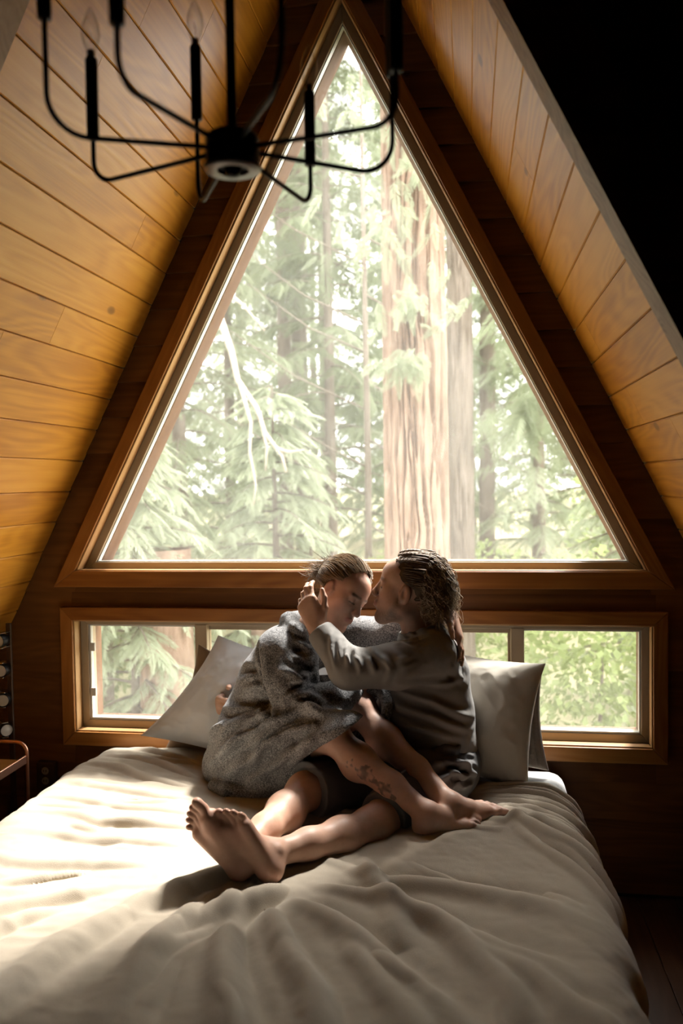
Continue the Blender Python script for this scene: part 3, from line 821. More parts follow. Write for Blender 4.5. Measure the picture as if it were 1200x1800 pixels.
SW = S + 0.05 * fbm(S * 3.1, Yp * 3.1, 7.0, 2); YW = Yp + 0.05 * fbm(S * 3.3 + 9, Yp * 3.3, 4.0, 2)
for k_, f_ in enumerate(FOLDS): hgt += (1.35 if not 12 <= k_ < 20 else 0.8) * fold(SW, YW, *f_)
hgt += 0.020 * fbm(S * 2.2, Yp * 2.2, 1.0, 2) + 0.006 * ridged(fbm(S * 3 + fbm(S*4, Yp*4, 3.0) * .6, Yp * 12, 2.0, 2)) * np.clip((-S - 0.1) * 2, 0, 1) + 0.0022 * fbm(S * 26, Yp * 26, 5.0, 2)
X, Zd, nx, nz = duvet_cross(S)
edge = np.clip((head_y - Yp) / 0.05, 0, 1)
roll_ = np.sqrt(np.clip(1 - (1 - edge) ** 2, 0, 1))
Zt = BZ + 0.012 + Zd + (hgt + 0.012) * np.clip(nz, 0.35, 1) * 1.0 - (1 - roll_) * 0.045
side = np.clip(1 - nz, 0, 1)
Xt = X + nx * (hgt * 1.4 + 0.018 * np.sin(Yp * 26 + 3 * fbm(Yp * 4, S, 0)) * side)
# people press it down; foot end falls away
press = 0.03 * np.exp(-((S + 0.28) ** 2 / 0.06 + (Yp + 0.42) ** 2 / 0.04)) + 0.03 * np.exp(-((S - 0.36) ** 2 / 0.05 + (Yp + 0.48) ** 2 / 0.04))
Zt = Zt - press
fd = np.clip(-2.02 - Yp, 0, None)
Zt = Zt - np.where(fd > 0, np.minimum(fd * 1.3, 1.0), 0) - 0.06 * np.clip((-1.9 - Yp) / 0.12, 0, 1) ** 2
Yt = np.maximum(Yp, -2.09 - 0.02 * np.sin(S * 14))
Zt = np.maximum(Zt, 0.12)
V = np.stack([Xt, Yt, Zt], 2).reshape(-1, 3)
i, j = np.meshgrid(np.arange(nu - 1), np.arange(nv - 1), indexing='ij')
Q = np.stack([i*nv+j, (i+1)*nv+j, (i+1)*nv+j+1, i*nv+j+1], 2).reshape(-1, 4)
DUVET_H = (S, Yp, Zt)
dv = np_mesh('duvet', V, Q, M['duvet'], None, True)
tag(dv, 'rumpled beige linen duvet spread over the bed', 'duvet')
sm = dv.modifiers.new('thickness', 'SOLIDIFY'); sm.thickness = 0.012; sm.offset = -1

def pillow(name, half_u, half_v, thick, M4, mat, label, cat='pillow', n=70, wr=0.010, seed=0, shear=0.0, flange=0.0, knit=False, pin=0.10, parent=None):
    u = np.linspace(-1, 1, n)[:, None]; v = np.linspace(-1, 1, n)[None, :]
    u = np.sign(u) * np.abs(u) ** 0.85; v = np.sign(v) * np.abs(v) ** 0.85
    U, Vv = u + 0 * v, v + 0 * u
    prof = np.clip((1 - U ** 2), 0, 1) ** 0.62 * np.clip((1 - Vv ** 2), 0, 1) ** 0.62
    xo = half_u * U * (1 - pin * (1 - Vv ** 2) * np.abs(U) ** 2); yo = half_v * Vv * (1 - pin * (1 - U ** 2) * np.abs(Vv) ** 2)
    rad = np.maximum(np.abs(U), np.abs(Vv))
    w = wr * (ridged(fbm(U * 2.2 + seed, Vv * 1.4 + seed, 0.3 + seed, 3)) * 0.8 + ridged(fbm(U * 5 + Vv * 3 + seed, Vv * 3 - U * 2, 2.0 + seed, 2)) * 0.5 * rad) * np.clip(prof * 2.2, 0, 1)
    parts = []
    for sd in (1, -1):
        zz = sd * (thick * prof + 0.003) + sd * w
        if knit:
            ku, kv = U * 9.5, Vv * 9.5
            bump = 0.006 * np.abs(np.sin(ku * math.pi)) ** 0.5 * (0.6 + 0.4 * np.abs(np.sin((kv + np.floor(ku) * 0.5) * math.pi)) ** 0.5)
            zz = zz + sd * bump * np.clip(prof * 3, 0, 1)
        parts.append(np.stack([xo + shear * yo, yo, zz], 2).reshape(-1, 3))
    i, j = np.meshgrid(np.arange(n - 1), np.arange(n - 1), indexing='ij')
    Q = np.stack([i*n+j, (i+1)*n+j, (i+1)*n+j+1, i*n+j+1], 2).reshape(-1, 4)
    Q2 = Q[:, ::-1] + n * n
    rim = [k for k in range(n)] + [k*n + n-1 for k in range(1, n)] + [(n-1)*n + k for k in range(n-2, -1, -1)] + [k*n for k in range(n-2, 0, -1)]
    rimq = [(rim[k], rim[(k+1) % len(rim)], rim[(k+1) % len(rim)] + n*n, rim[k] + n*n) for k in range(len(rim))]
    Vt = np.vstack(parts)
    o = np_mesh(name, Vt, np.vstack([Q, Q2, np.array(rimq)]), mat, parent, True)
    o.matrix_world = M4
    tag(o, label, cat)
    return o
def frame4(center, udir, vdir):
    u = Vector(udir).normalized(); n = u.cross(Vector(vdir)).normalized(); v = n.cross(u)
    return Matrix(((u.x, v.x, n.x, center[0]), (u.y, v.y, n.y, center[1]), (u.z, v.z, n.z, center[2]), (0, 0, 0, 1)))
pillow('pillow', 0.33, 0.235, 0.115, frame4((-0.365, -0.185, 0.795), (0.97, -0.10, -0.20), (0.20, 0.22, 0.95)), M['pillow'], 'white cotton pillow propped on its corner behind the grey robe', seed=3, shear=0.46, wr=0.018, n=110)
pillow('cushion', 0.25, 0.24, 0.07, frame4((-0.472, -0.09, 0.708), (0.92, -0.05, -0.30), (0.3, 0.10, 0.95)), M['tan_cloth'], 'brown cushion peeping out behind the white propped pillow', 'cushion', seed=5)
pillow('pillow', 0.30, 0.240, 0.120, frame4((0.475, -0.215, 0.795), (0.86, -0.48, -0.05), (0.10, 0.17, 1.0)), M['pillow_warm'], 'cream pillow standing upright behind the person in grey', seed=8, wr=0.013, n=110)
pillow('cushion', 0.23, 0.205, 0.075, frame4((0.560, -0.105, 0.755), (0.96, -0.16, 0.05), (-0.04, 0.10, 1.0)), M['knit'], 'taupe cable-knit cushion behind the cream pillow', 'cushion', n=150, seed=9, knit=True, wr=0.004)

# ------------------------------------------------------------------ chandelier
HX, HY, HZ = 0.157, -2.25, 2.187
ch = empty('chandelier', (HX, HY, HZ), 'black eight-armed candle chandelier hanging in the foreground', 'chandelier')
lathe('hub', [(0.0, 0.028), (0.022, 0.028), (0.037, 0.024), (0.040, 0.018), (0.040, -0.020), (0.034, -0.022), (0.0, -0.022)], M['black_metal'], ch)
lathe('hub_ring', [(0.024, -0.027), (0.041, -0.027), (0.043, -0.021), (0.024, -0.021), (0.024, -0.027)], M['pale_metal'], ch)
lathe('finial', [(0.0, -0.036), (0.010, -0.034), (0.014, -0.022), (0.012, -0.018)], M['black_metal'], ch, 16)
tube('stem', [(0, 0, 0.02), (0, 0, 2.50)], 0.0075, M['black_metal'], ch, 12)
lathe('canopy', [(0.0, 2.49), (0.05, 2.49), (0.06, 2.51), (0.0, 2.513)], M['black_metal'], ch)
AR = 0.26
for k in range(8):
    a = math.radians(61 + 45 * k); ca, sa = math.cos(a), -math.sin(a)
    SB, BEND = (0.150, 0.055) if k % 2 == 0 else (0.065, 0.034)      # two tiers of arms
    prof = [(0.034, 0.004), (0.12, 0.0), (AR - BEND, -0.004)]
    prof += [(AR - BEND + BEND * math.sin(t), -0.004 + BEND * (1 - math.cos(t))) for t in np.linspace(0.2, math.pi / 2, 8)]
    prof += [(AR, SB + 0.01)]
    tube('arm', [(r * ca, r * sa, z) for r, z in prof], 0.0040, M['black_metal'], ch, 8)
    lc = (AR * ca, AR * sa, SB - 0.168)
    lathe('candle_sleeve', [(0.0, 0.168), (0.0095, 0.168), (0.0098, 0.17), (0.0098, 0.293), (0.0085, 0.296), (0.0, 0.296)], M['black_metal'], ch, 14, lc)
    bl = lathe('bulb', [(0.0065, 0.296), (0.0075, 0.306), (0.0125, 0.320), (0.0150, 0.334), (0.0135, 0.348), (0.0085, 0.362), (0.003, 0.374), (0.0, 0.378)], M['bulb'], ch, 16, lc)
    lathe('bulb_base', [(0.0, 0.297), (0.0062, 0.297), (0.0062, 0.308), (0.0, 0.310)], M['chrome'], bl, 12)
    tube('filament', [(0, 0, 0.308), (0.002, 0, 0.328), (-0.002, 0.001, 0.340), (0.0, 0, 0.324)], 0.0006, M['copper'], bl, 5)

# ------------------------------------------------------------------ side table, lamp, outlet
tb = empty('side_table', (-1.50, -0.42, 0), 'copper-tubed side table with a wooden tray beside the bed', 'table')
def rounded_loop(x, y0, y1, z1, r):
    pts = [(x, y0, 0.0), (x, y0, z1 - r)]
    pts += [(x, y0 + (r - r * math.cos(t)) * np.sign(y1 - y0), z1 - r + r * math.sin(t)) for t in np.linspace(0.2, math.pi / 2, 6)]
    pts += [(x, y1 - (r - r * math.sin(t)) * np.sign(y1 - y0), z1 - r + r * math.cos(t)) for t in np.linspace(0, math.pi / 2, 7)]
    return pts + [(x, y1, 0.0)]
def loop_x(y, x0, x1, z1, r):
    return [(q[1], y, q[2]) for q in rounded_loop(0, x0, x1, z1, r)]
for yy in (-0.17, 0.17):
    tube('frame_loop', loop_x(yy, 0.185, -0.19, 0.635, 0.045), 0.007, M['copper'], tb, 10)
box_obj('tray', (-0.18, -0.165, 0.545), (0.178, 0.165, 0.563), M['casing_wood'], tb, 0.003)
box_obj('tray_rim', (0.176, -0.168, 0.548), (0.186, 0.168, 0.582), M['copper'], tb, 0.002)
box_obj('tray_rim', (-0.188, -0.168, 0.548), (-0.178, 0.168, 0.582), M['copper'], tb, 0.002)
box_obj('tray_rim', (-0.18, -0.178, 0.548), (0.18, -0.168, 0.582), M['copper'], tb, 0.002)
lp = empty('floor_lamp', (-1.44, -0.145, 0), 'slim floor lamp with four round pale spot heads in the corner', 'lamp')
lathe('base', [(0.0, 0.0), (0.11, 0.0), (0.11, 0.012), (0.02, 0.022), (0.0, 0.022)], M['brown_metal'], lp)
box_obj('pole', (-0.011, -0.006, 0.02), (0.011, 0.006, 1.11), M['brown_metal'], lp, 0.002)
for i, zz in enumerate((1.045, 0.920, 0.795, 0.668)):
    hd = empty('spot_head', (-0.004, -0.045, zz)); hd.parent = lp
    hd.rotation_euler = (0, 0, math.radians((-8, 4, 16, 46)[i]))
    sh = lathe('housing', [(0.0, -0.02), (0.024, -0.02), (0.027, 0.0), (0.027, 0.026), (0.0255, 0.028), (0.0255, 0.02)], M['black_metal'], hd, 20)
    ln_ = lathe('lens', [(0.0, 0.0262), (0.012, 0.0256), (0.0238, 0.024)], M['lens'], hd, 20)
    sh.rotation_euler = ln_.rotation_euler = (math.radians(90), 0, 0)
    for sz in (1, -1):
        box_obj('yoke', (-0.016, -0.018, sz * 0.031 - 0.002), (0.008, 0.042, sz * 0.031 + 0.002), M['chrome'], hd, 0.001)
ot = empty('wall_outlet', (-1.348, -0.02, 0.42), 'bronze-framed wall outlet low beside the bed', 'outlet')
box_obj('cover_box', (-0.042, -0.022, -0.06), (0.042, 0.012, 0.06), M['brown_metal'], ot, 0.006)
for zz in (0.022, -0.022):
    f_ = lathe('receptacle', [(0.0, 0.0035), (0.0155, 0.0035), (0.017, 0.0)], M['plastic_ivory'], ot, 18, (0, -0.022, zz)); f_.rotation_euler = (math.radians(90), 0, 0)
    for sx in (-0.006, 0.006):
        box_obj('slot', (sx - 0.0013, -0.0265, zz - 0.003), (sx + 0.0013, -0.0245, zz + 0.006), M['dark_slot'], ot)
# ------------------------------------------------------------------ people: fields of blended limbs turned into one skin each
def A3(*p): return np.array(p, float)
def unit(v): v = np.asarray(v, float); return v / np.linalg.norm(v)
def axis_coords(lo, hi, spans, coarse):
    """grid lines from lo to hi: fine step inside the given (a, b, step) spans, coarse elsewhere"""
    out, x = [lo], lo
    while x < hi:
        st = coarse
        for a, b, s in spans:
            if a <= x < b: st = min(st, s)
        x += st; out.append(x)
    return np.array(out, np.float32)
class Field:
    def __init__(self, xs, ys, zs):
        self.a = (xs, ys, zs)
        self.d = np.full((len(xs), len(ys), len(zs)), 0.5, np.float32)
    def win(self, lo, hi):
        s = []
        for k in range(3):
            i0 = max(0, np.searchsorted(self.a[k], lo[k]) - 1); i1 = min(len(self.a[k]), np.searchsorted(self.a[k], hi[k]) + 1)
            if i1 <= i0: return None
            s.append(slice(i0, i1))
        g = (self.a[0][s[0]][:, None, None], self.a[1][s[1]][None, :, None], self.a[2][s[2]][None, None, :])
        return tuple(s), g
    def apply(self, s, b, k, op='add'):
        a = self.d[s]
        if op == 'add':
            h = np.maximum(k - np.abs(a - b), 0) / k if k > 0 else 0
            self.d[s] = np.minimum(a, b) - h * h * k * 0.25
        else:
            b = -b
            h = np.maximum(k - np.abs(a - b), 0) / k if k > 0 else 0
            self.d[s] = np.maximum(a, b) + h * h * k * 0.25
    def cone(self, p, q, r0, r1, k=0.02, op='add', cap=None):
        p, q = A3(*p), A3(*q); m = max(r0, r1) + k + 0.012
        w = self.win(np.minimum(p, q) - m, np.maximum(p, q) + m)
        if w is None: return
        s, (X, Y, Z) = w; ba = q - p; L2 = float(ba @ ba) + 1e-9
        t = ((X - p[0]) * ba[0] + (Y - p[1]) * ba[1] + (Z - p[2]) * ba[2]) / L2
        h = np.clip(t, 0, 1).astype(np.float32)
        b = np.sqrt((X - p[0] - h * ba[0]) ** 2 + (Y - p[1] - h * ba[1]) ** 2 + (Z - p[2] - h * ba[2]) ** 2) - (r0 + (r1 - r0) * h)
        if cap is not None:      # flat end at q (cap>=1) or at p and q (2)
            L = math.sqrt(L2); b = np.maximum(b, (t - 1) * L)
            if cap > 1: b = np.maximum(b, -t * L)
        self.apply(s, b, k, op)
    def chain(self, pts, rs, k=0.015):
        for (p, q), (a, b) in zip(zip(pts[:-1], pts[1:]), zip(rs[:-1], rs[1:])): self.cone(p, q, a, b, k)
    def ell(self, c, r, R=None, k=0.02, op='add'):
        c = A3(*c); m = max(r) + k + 0.012
        w = self.win(c - m, c + m)
        if w is None: return
        s, (X, Y, Z) = w; X, Y, Z = X - c[0], Y - c[1], Z - c[2]
        R = np.eye(3) if R is None else R          # rows: local axes
        k0 = k1 = 0
        for i in range(3):
            q = X * R[i][0] + Y * R[i][1] + Z * R[i][2]
            k0 = k0 + (q / r[i]) ** 2; k1 = k1 + (q / r[i] ** 2) ** 2
        k0, k1 = np.sqrt(k0), np.sqrt(k1) + 1e-6
        self.apply(s, (k0 * (k0 - 1) / k1).astype(np.float32), k, op)
    def cut(self, p, n, lo, hi, k=0.004):
        """remove what lies beyond the plane (p, n) inside a box"""
        w = self.win(lo, hi)
        if w is None: return
        s, (X, Y, Z) = w; n = unit(n)
        b = -((X - p[0]) * n[0] + (Y - p[1]) * n[1] + (Z - p[2]) * n[2]) + 0 * X * Y * Z
        self.apply(s, b.astype(np.float32), k, 'sub')
    def mesh(self, smooth=2):
        d = self.d; ins = d < 0
        sh = tuple(n - 1 for n in d.shape)
        allin = np.ones(sh, bool); anyin = np.zeros(sh, bool)
        for a in (0, 1):
            for b in (0, 1):
                for c in (0, 1):
                    v = ins[a:a+sh[0], b:b+sh[1], c:c+sh[2]]; allin &= v; anyin |= v
        act = anyin & ~allin
        I = np.argwhere(act); idx = np.full(sh, -1, np.int32); idx[act] = np.arange(len(I))
        cor = {}
        for a in (0, 1):
            for b in (0, 1):
                for c in (0, 1): cor[a, b, c] = d[I[:, 0]+a, I[:, 1]+b, I[:, 2]+c]
        acc = np.zeros((len(I), 3)); cnt = np.zeros(len(I))
        cs = list(cor)
        for p in cs:
            for ax in range(3):
                if p[ax] == 0:
                    q = list(p); q[ax] = 1; q = tuple(q)
                    va, vb = cor[p], cor[q]; cr = (va < 0) != (vb < 0)
                    t = np.where(cr, va / np.where(cr, va - vb, 1), 0)
                    o = np.array(p, float)[None, :].repeat(len(I), 0); o[:, ax] = t
                    acc[cr] += o[cr]; cnt[cr] += 1
        fr_ = acc / np.maximum(cnt, 1)[:, None]
        V = np.zeros((len(I), 3))
        for k in range(3):
            g = self.a[k]; V[:, k] = g[I[:, k]] + fr_[:, k] * (g[I[:, k] + 1] - g[I[:, k]])
        Qs = []
        for ax in range(3):
            u, v = [(1, 2), (2, 0), (0, 1)][ax]
            a = [slice(None)] * 3; b = [slice(None)] * 3
            a[ax] = slice(0, -1); b[ax] = slice(1, None)
            ch_ = ins[tuple(a)] != ins[tuple(b)]
            E_ = np.argwhere(ch_)
            ok = (E_[:, u] > 0) & (E_[:, v] > 0) & (E_[:, u] < d.shape[u]-1) & (E_[:, v] < d.shape[v]-1)
            E_ = E_[ok]
            def cell(du, dv):
                c = E_.copy(); c[:, u] -= du; c[:, v] -= dv
                return idx[c[:, 0], c[:, 1], c[:, 2]]
            q = np.stack([cell(1, 1), cell(0, 1), cell(0, 0), cell(1, 0)], 1)
            fl_ = ins[E_[:, 0], E_[:, 1], E_[:, 2]]
            q[~fl_] = q[~fl_][:, ::-1]
            Qs.append(q)
        Q = np.vstack(Qs); Q = Q[(Q >= 0).all(1)]
        V, Q = main_pieces(V, Q)
        V = relax(V, Q, smooth)
        return V, Q
def main_pieces(V, Q, share=0.05):
    """drop stray crumbs: keep only pieces with a fair share of the vertices"""
    lab = np.arange(len(V))
    for _ in range(400):
        m = lab[Q].min(1); old = lab.copy()
        for i in range(4): np.minimum.at(lab, Q[:, i], m)
        lab = lab[lab]; lab = lab[lab]
        if (lab == old).all(): break
    n = np.bincount(lab, minlength=len(V)); keep = n[lab] > share * len(V)
    new = np.cumsum(keep) - 1; Q = Q[keep[Q].all(1)]
    return V[keep], new[Q]
def relax(V, Q, n, w=0.5):
    for _ in range(n):
        S = np.zeros_like(V); c = np.zeros(len(V))
        for i in range(4):
            a, b = Q[:, i], Q[:, (i + 1) % 4]
            for k in range(3):
                S[:, k] += np.bincount(a, V[b, k], len(V)) + np.bincount(b, V[a, k], len(V))
            c += np.bincount(a, minlength=len(V)) + np.bincount(b, minlength=len(V))
        V = V * (1 - w) + w * S / np.maximum(c, 1)[:, None]
    return V
def normals(V, Q):
    n = np.cross(V[Q[:, 2]] - V[Q[:, 0]], V[Q[:, 3]] - V[Q[:, 1]]); N = np.zeros_like(V)
    for i in range(4):
        for k in range(3): N[:, k] += np.bincount(Q[:, i], n[:, k], len(V))
    return N / (np.linalg.norm(N, axis=1)[:, None] + 1e-12)
def seg_dist(V, p, q):
    p, q = A3(*p), A3(*q); ba = q - p; t = np.clip(((V - p) @ ba) / (ba @ ba + 1e-9), 0, 1)
    return np.linalg.norm(V - p - t[:, None] * ba, axis=1), t
def creases(V, Q, strokes):
    """raise folds along 3D strokes [(points, height, width)]"""
    N = normals(V, Q); h = np.zeros(len(V))
    for pts, amp, wid in strokes:
        dm = np.full(len(V), 9.0); tt = np.zeros(len(V)); n = len(pts) - 1
        for i in range(n):
            d_, t = seg_dist(V, pts[i], pts[i+1]); s = d_ < dm; dm[s] = d_[s]; tt[s] = (i + t[s]) / n
        env = np.sin(np.clip(tt, 0.02, 0.98) * math.pi) ** 0.5
        h += 1.25 * amp * env * (np.exp(-(dm / wid) ** 2) - 0.35 * np.exp(-((dm - 1.7 * wid) / wid) ** 2))
    return V + N * h[:, None]
def front_folds(V, Q, strokes, ymax=1.0):
    """folds laid over the camera side of a garment; strokes are given in x,z"""
    N = normals(V, Q); h = np.zeros(len(V)); P2 = np.zeros_like(V); P2[:, 0] = V[:, 0]; P2[:, 2] = V[:, 2]
    for pts, amp, wid in strokes:
        dm = np.full(len(V), 9.0); tt = np.zeros(len(V)); n = len(pts) - 1
        for i in range(n):
            d_, t = seg_dist(P2, (pts[i][0], 0, pts[i][1]), (pts[i+1][0], 0, pts[i+1][1])); s = d_ < dm; dm[s] = d_[s]; tt[s] = (i + t[s]) / n
        env = np.sin(np.clip(tt, 0.02, 0.98) * math.pi) ** 0.6
        h += amp * env * (np.exp(-(dm / wid) ** 2) - 0.4 * np.exp(-((dm - 1.8 * wid) / wid) ** 2))
    return V + N * (h * np.clip(-N[:, 1] * 2.5, 0, 1))[:, None]
ROBE_FOLDS = [([(-0.394, 0.714),(-0.319, 0.799),(-0.214, 0.873),(-0.131, 0.906)],0.017, 0.016),([(-0.357, 0.681),(-0.252, 0.786),(-0.168, 0.86),(-0.106, 0.901)],0.016, 0.014),([(-0.263, 0.708),(-0.211, 0.8),(-0.139, 0.852),(-0.019, 0.889)],0.018, 0.015),([(-0.093, 0.747),(-0.042, 0.827),(0.047, 0.888)],0.016, 0.014),([(-0.42, 0.748),(-0.366, 0.812),(-0.281, 0.859),(-0.177, 0.889)],0.015, 0.014),([(-0.177, 0.708),(-0.096, 0.79),(-0.016, 0.851)],0.012, 0.011),([(-0.132, 0.946),(-0.061, 0.958),(0.008, 0.92)],0.016, 0.012),([(-0.36, 0.975),(-0.321, 1.001),(-0.267, 1.01)],-0.014, 0.012),([(-0.365, 0.883),(-0.275, 0.906),(-0.18, 0.879)],-0.016, 0.013),([(-0.272, 1.125),(-0.242, 1.011),(-0.196, 0.892)],-0.017, 0.011),([(-0.338, 0.932),(-0.274, 0.954),(-0.221, 0.945)],0.01, 0.012),([(-0.156, 1.192),(-0.09, 1.144)],0.009, 0.01),([(-0.133, 1.136),(-0.059, 1.089)],0.011, 0.01),([(-0.129, 1.076),(-0.049, 1.057)],0.012, 0.011),([(-0.131, 1.0),(-0.044, 1.014)],0.012, 0.011),([(-0.142, 0.952),(-0.065, 0.988)],0.011, 0.01),([(-0.217, 1.1),(-0.202, 0.978)],0.008, 0.016)]
SHIRT_FOLDS = [([(0.225, 1.187),(0.325, 1.126)],0.01, 0.009),([(0.248, 1.143),(0.325, 1.105)],0.009, 0.009),([(0.235, 1.196),(0.375, 1.15)],0.008, 0.009),([(0.137, 1.151),(0.177, 1.103),(0.206, 1.084)],0.012, 0.009),([(0.1, 1.133),(0.125, 1.079)],0.012, 0.009),([(0.075, 1.132),(0.092, 1.078)],0.01, 0.008),([(0.052, 1.146),(0.064, 1.082)],0.01, 0.008),([(0.022, 1.171),(0.03, 1.102)],0.008, 0.008),([(0.228, 0.96),(0.367, 0.931),(0.504, 0.851)],0.013, 0.012),([(0.224, 0.908),(0.366, 0.877),(0.499, 0.811)],0.013, 0.012),([(0.259, 1.005),(0.417, 0.988),(0.476, 0.999)],0.01, 0.011),([(0.426, 1.05),(0.481, 0.97)],0.009, 0.01),([(0.227, 0.859),(0.366, 0.827),(0.474, 0.79)],0.01, 0.012),([(0.459, 1.121),(0.481, 1.016),(0.469, 0.945)],-0.008, 0.01)]
SHORTS_FOLDS = [([(0.345, 0.789),(0.445, 0.757),(0.495, 0.79)],0.014, 0.01),([(0.352, 0.742),(0.468, 0.726)],0.014, 0.01),([(0.383, 0.699),(0.487, 0.707)],0.012, 0.01),([(0.421, 0.654),(0.494, 0.68)],0.01, 0.01),([(0.46, 0.817),(0.506, 0.731)],0.012, 0.009),([(-0.157, 0.697),(-0.078, 0.752),(-0.001, 0.768)],0.01, 0.012),([(-0.112, 0.684),(-0.044, 0.734),(0.032, 0.752)],0.01, 0.01),([(0.124, 0.6),(0.197, 0.622),(0.251, 0.597)],0.008, 0.009)]
def paint(C, V, p, q, r, col, strength=1.0, soft=0.5):
    d_, _ = seg_dist(V, p, q)
    w = strength * np.clip((r - d_) / (r * soft), 0, 1)
    C[:] = C * (1 - w[:, None]) + np.array(col)[None] * w[:, None]

def skin_mat(name):
    t = NT(name)
    at = t.node('ShaderNodeAttribute'); at.attribute_name = 'Col'
    p = t.coords(); n = t.noise(p, 45, 4, 0.6); n2 = t.noise(p, 260, 2)
    c = t.mix(0.16, at.outputs['Color'], t.ramp(n, [(0.3, (0.42, 0.20, 0.14)), (0.7, (0.86, 0.62, 0.50))]))
    t.base(c, t.math('ADD', 0.40, t.math('MULTIPLY', n, 0.16)), 0, 0.45)
    t.bump(t.math('ADD', n2, t.math('MULTIPLY', n, 0.6)), 0.12, 0.0015)
    t.bsdf.inputs['Subsurface Weight'].default_value = 0.12
    t.bsdf.inputs['Subsurface Radius'].default_value = (0.012, 0.005, 0.003)
    t.bsdf.inputs['Subsurface Scale'].default_value = 0.6
    return t.m
def col_mat(name, rough=0.5, spec=0.4, sheen=0.0):
    t = NT(name); at = t.node('ShaderNodeAttribute'); at.attribute_name = 'Col'
    t.bsdf.inputs['Sheen Weight'].default_value = sheen
    return t.base(at.outputs['Color'], rough, 0, spec)
def fleece_mat():
    t = NT('marled_grey_fleece')
    p = t.coords()
    a = t.noise(p, 420, 3, 0.75); b = t.noise(p, 190, 3, 0.7); g = t.noise(p, 8, 3)
    f = t.math('ADD', t.math('MULTIPLY', a, 0.55), t.math('MULTIPLY', b, 0.45))
    c = t.ramp(t.math('ADD', f, t.math('MULTIPLY', t.math('SUBTRACT', g, 0.5), 0.16)), [(0.38, (0.035, 0.035, 0.038)), (0.48, (0.17, 0.168, 0.17)), (0.58, (0.62, 0.61, 0.60))])
    t.bump(t.math('ADD', a, b), 0.5, 0.004)
    t.bsdf.inputs['Sheen Weight'].default_value = 0.35; t.bsdf.inputs['Sheen Roughness'].default_value = 0.6
    return t.base(c, 0.95, 0, 0.1)
M['skin'] = skin_mat('skin'); M['hair'] = col_mat('hair_strands', 0.42, 0.5)
M['fleece'] = fleece_mat()
M['shirt'] = cloth('heather_grey_jersey', (0.29, 0.275, 0.255), (0.42, 0.40, 0.37), 420, bump=0.2, sheen=0.15)
M['shorts'] = cloth('charcoal_twill', (0.120, 0.118, 0.122), (0.20, 0.195, 0.19), 420, bump=0.2, sheen=0.1)

def head(F, c, f, u, s, neck_base, neck_r, male=True):
    f, u = unit(f), unit(u); u = unit(u - f * (u @ f)); l = np.cross(u, f); c = A3(*c)
    P = lambda a, b, d: c + s * (a * f + b * l + d * u)
    R = np.stack([f, l, u])
    E = lambda a, r, k=0.015, op='add': F.ell(P(*a), [x * s for x in r], R, k, op)
    E((-0.012, 0, 0.035), (0.098, 0.075, 0.090)); E((0.040, 0, 0.05), (0.054, 0.060, 0.052), 0.03)
    E((0.035, 0, -0.030), (0.060, 0.060, 0.082), 0.03)
    for b in (-1, 1):
        F.cone(P(0.0, b * 0.050, -0.055), P(0.068, b * 0.012, -0.100), 0.026 * s, 0.020 * s, 0.03)
        F.cone(P(0.052, b * 0.040, -0.014), P(0.03, b * 0.05, -0.05), 0.024 * s, 0.022 * s, 0.03)
        F.ell(P(0.094, b * 0.033, 0.010), [0.015 * s] * 3, None, 0.014, 'sub')
        F.ell(P(0.076, b * 0.033, 0.008), [0.0145 * s] * 3, None, 0.004)
        F.cone(P(0.086, b * 0.014, 0.028), P(0.078, b * 0.046, 0.026), 0.009 * s, 0.008 * s, 0.012)
        F.ell(P(0.107, b * 0.012, -0.030), [0.0085 * s] * 3, None, 0.006)
        F.ell(P(-0.006, b * 0.077, -0.002), [0.019 * s, 0.010 * s, 0.033 * s], R, 0.006)
        F.ell(P(0.000, b * 0.088, 0.002), [0.009 * s, 0.008 * s, 0.019 * s], R, 0.005, 'sub')
        F.cone(P(0.006, b * 0.073, -0.03), P(0.012, b * 0.074, 0.0), 0.006 * s, 0.005 * s, 0.006)
    F.cone(P(0.090, 0, 0.022), P(0.110, 0, -0.020), 0.0085 * s, 0.0115 * s, 0.012)
    F.ell(P(0.1130, 0, -0.025), [0.0115 * s] * 3, None, 0.006)
    F.ell(P(0.076, 0, -0.108), [0.021 * s, 0.024 * s, 0.018 * s], R, 0.02)
    F.ell(P(0.088, 0, -0.060), [0.016 * s, 0.027 * s, 0.020 * s], R, 0.015)
    for d, r, w in ((-0.0545, 0.0062, 0.019), (-0.0655, 0.0070, 0.016)):
        F.cone(P(0.094, -w, -0.060), P(0.1035, -0.004, d), 0.003 * s, r * s, 0.003); F.cone(P(0.094, w, -0.060), P(0.1035, 0.004, d), 0.003 * s, r * s, 0.003)
    F.cone(P(-0.022, 0, -0.045), neck_base, neck_r * 0.95, neck_r * 1.1, 0.03)
    return P, R
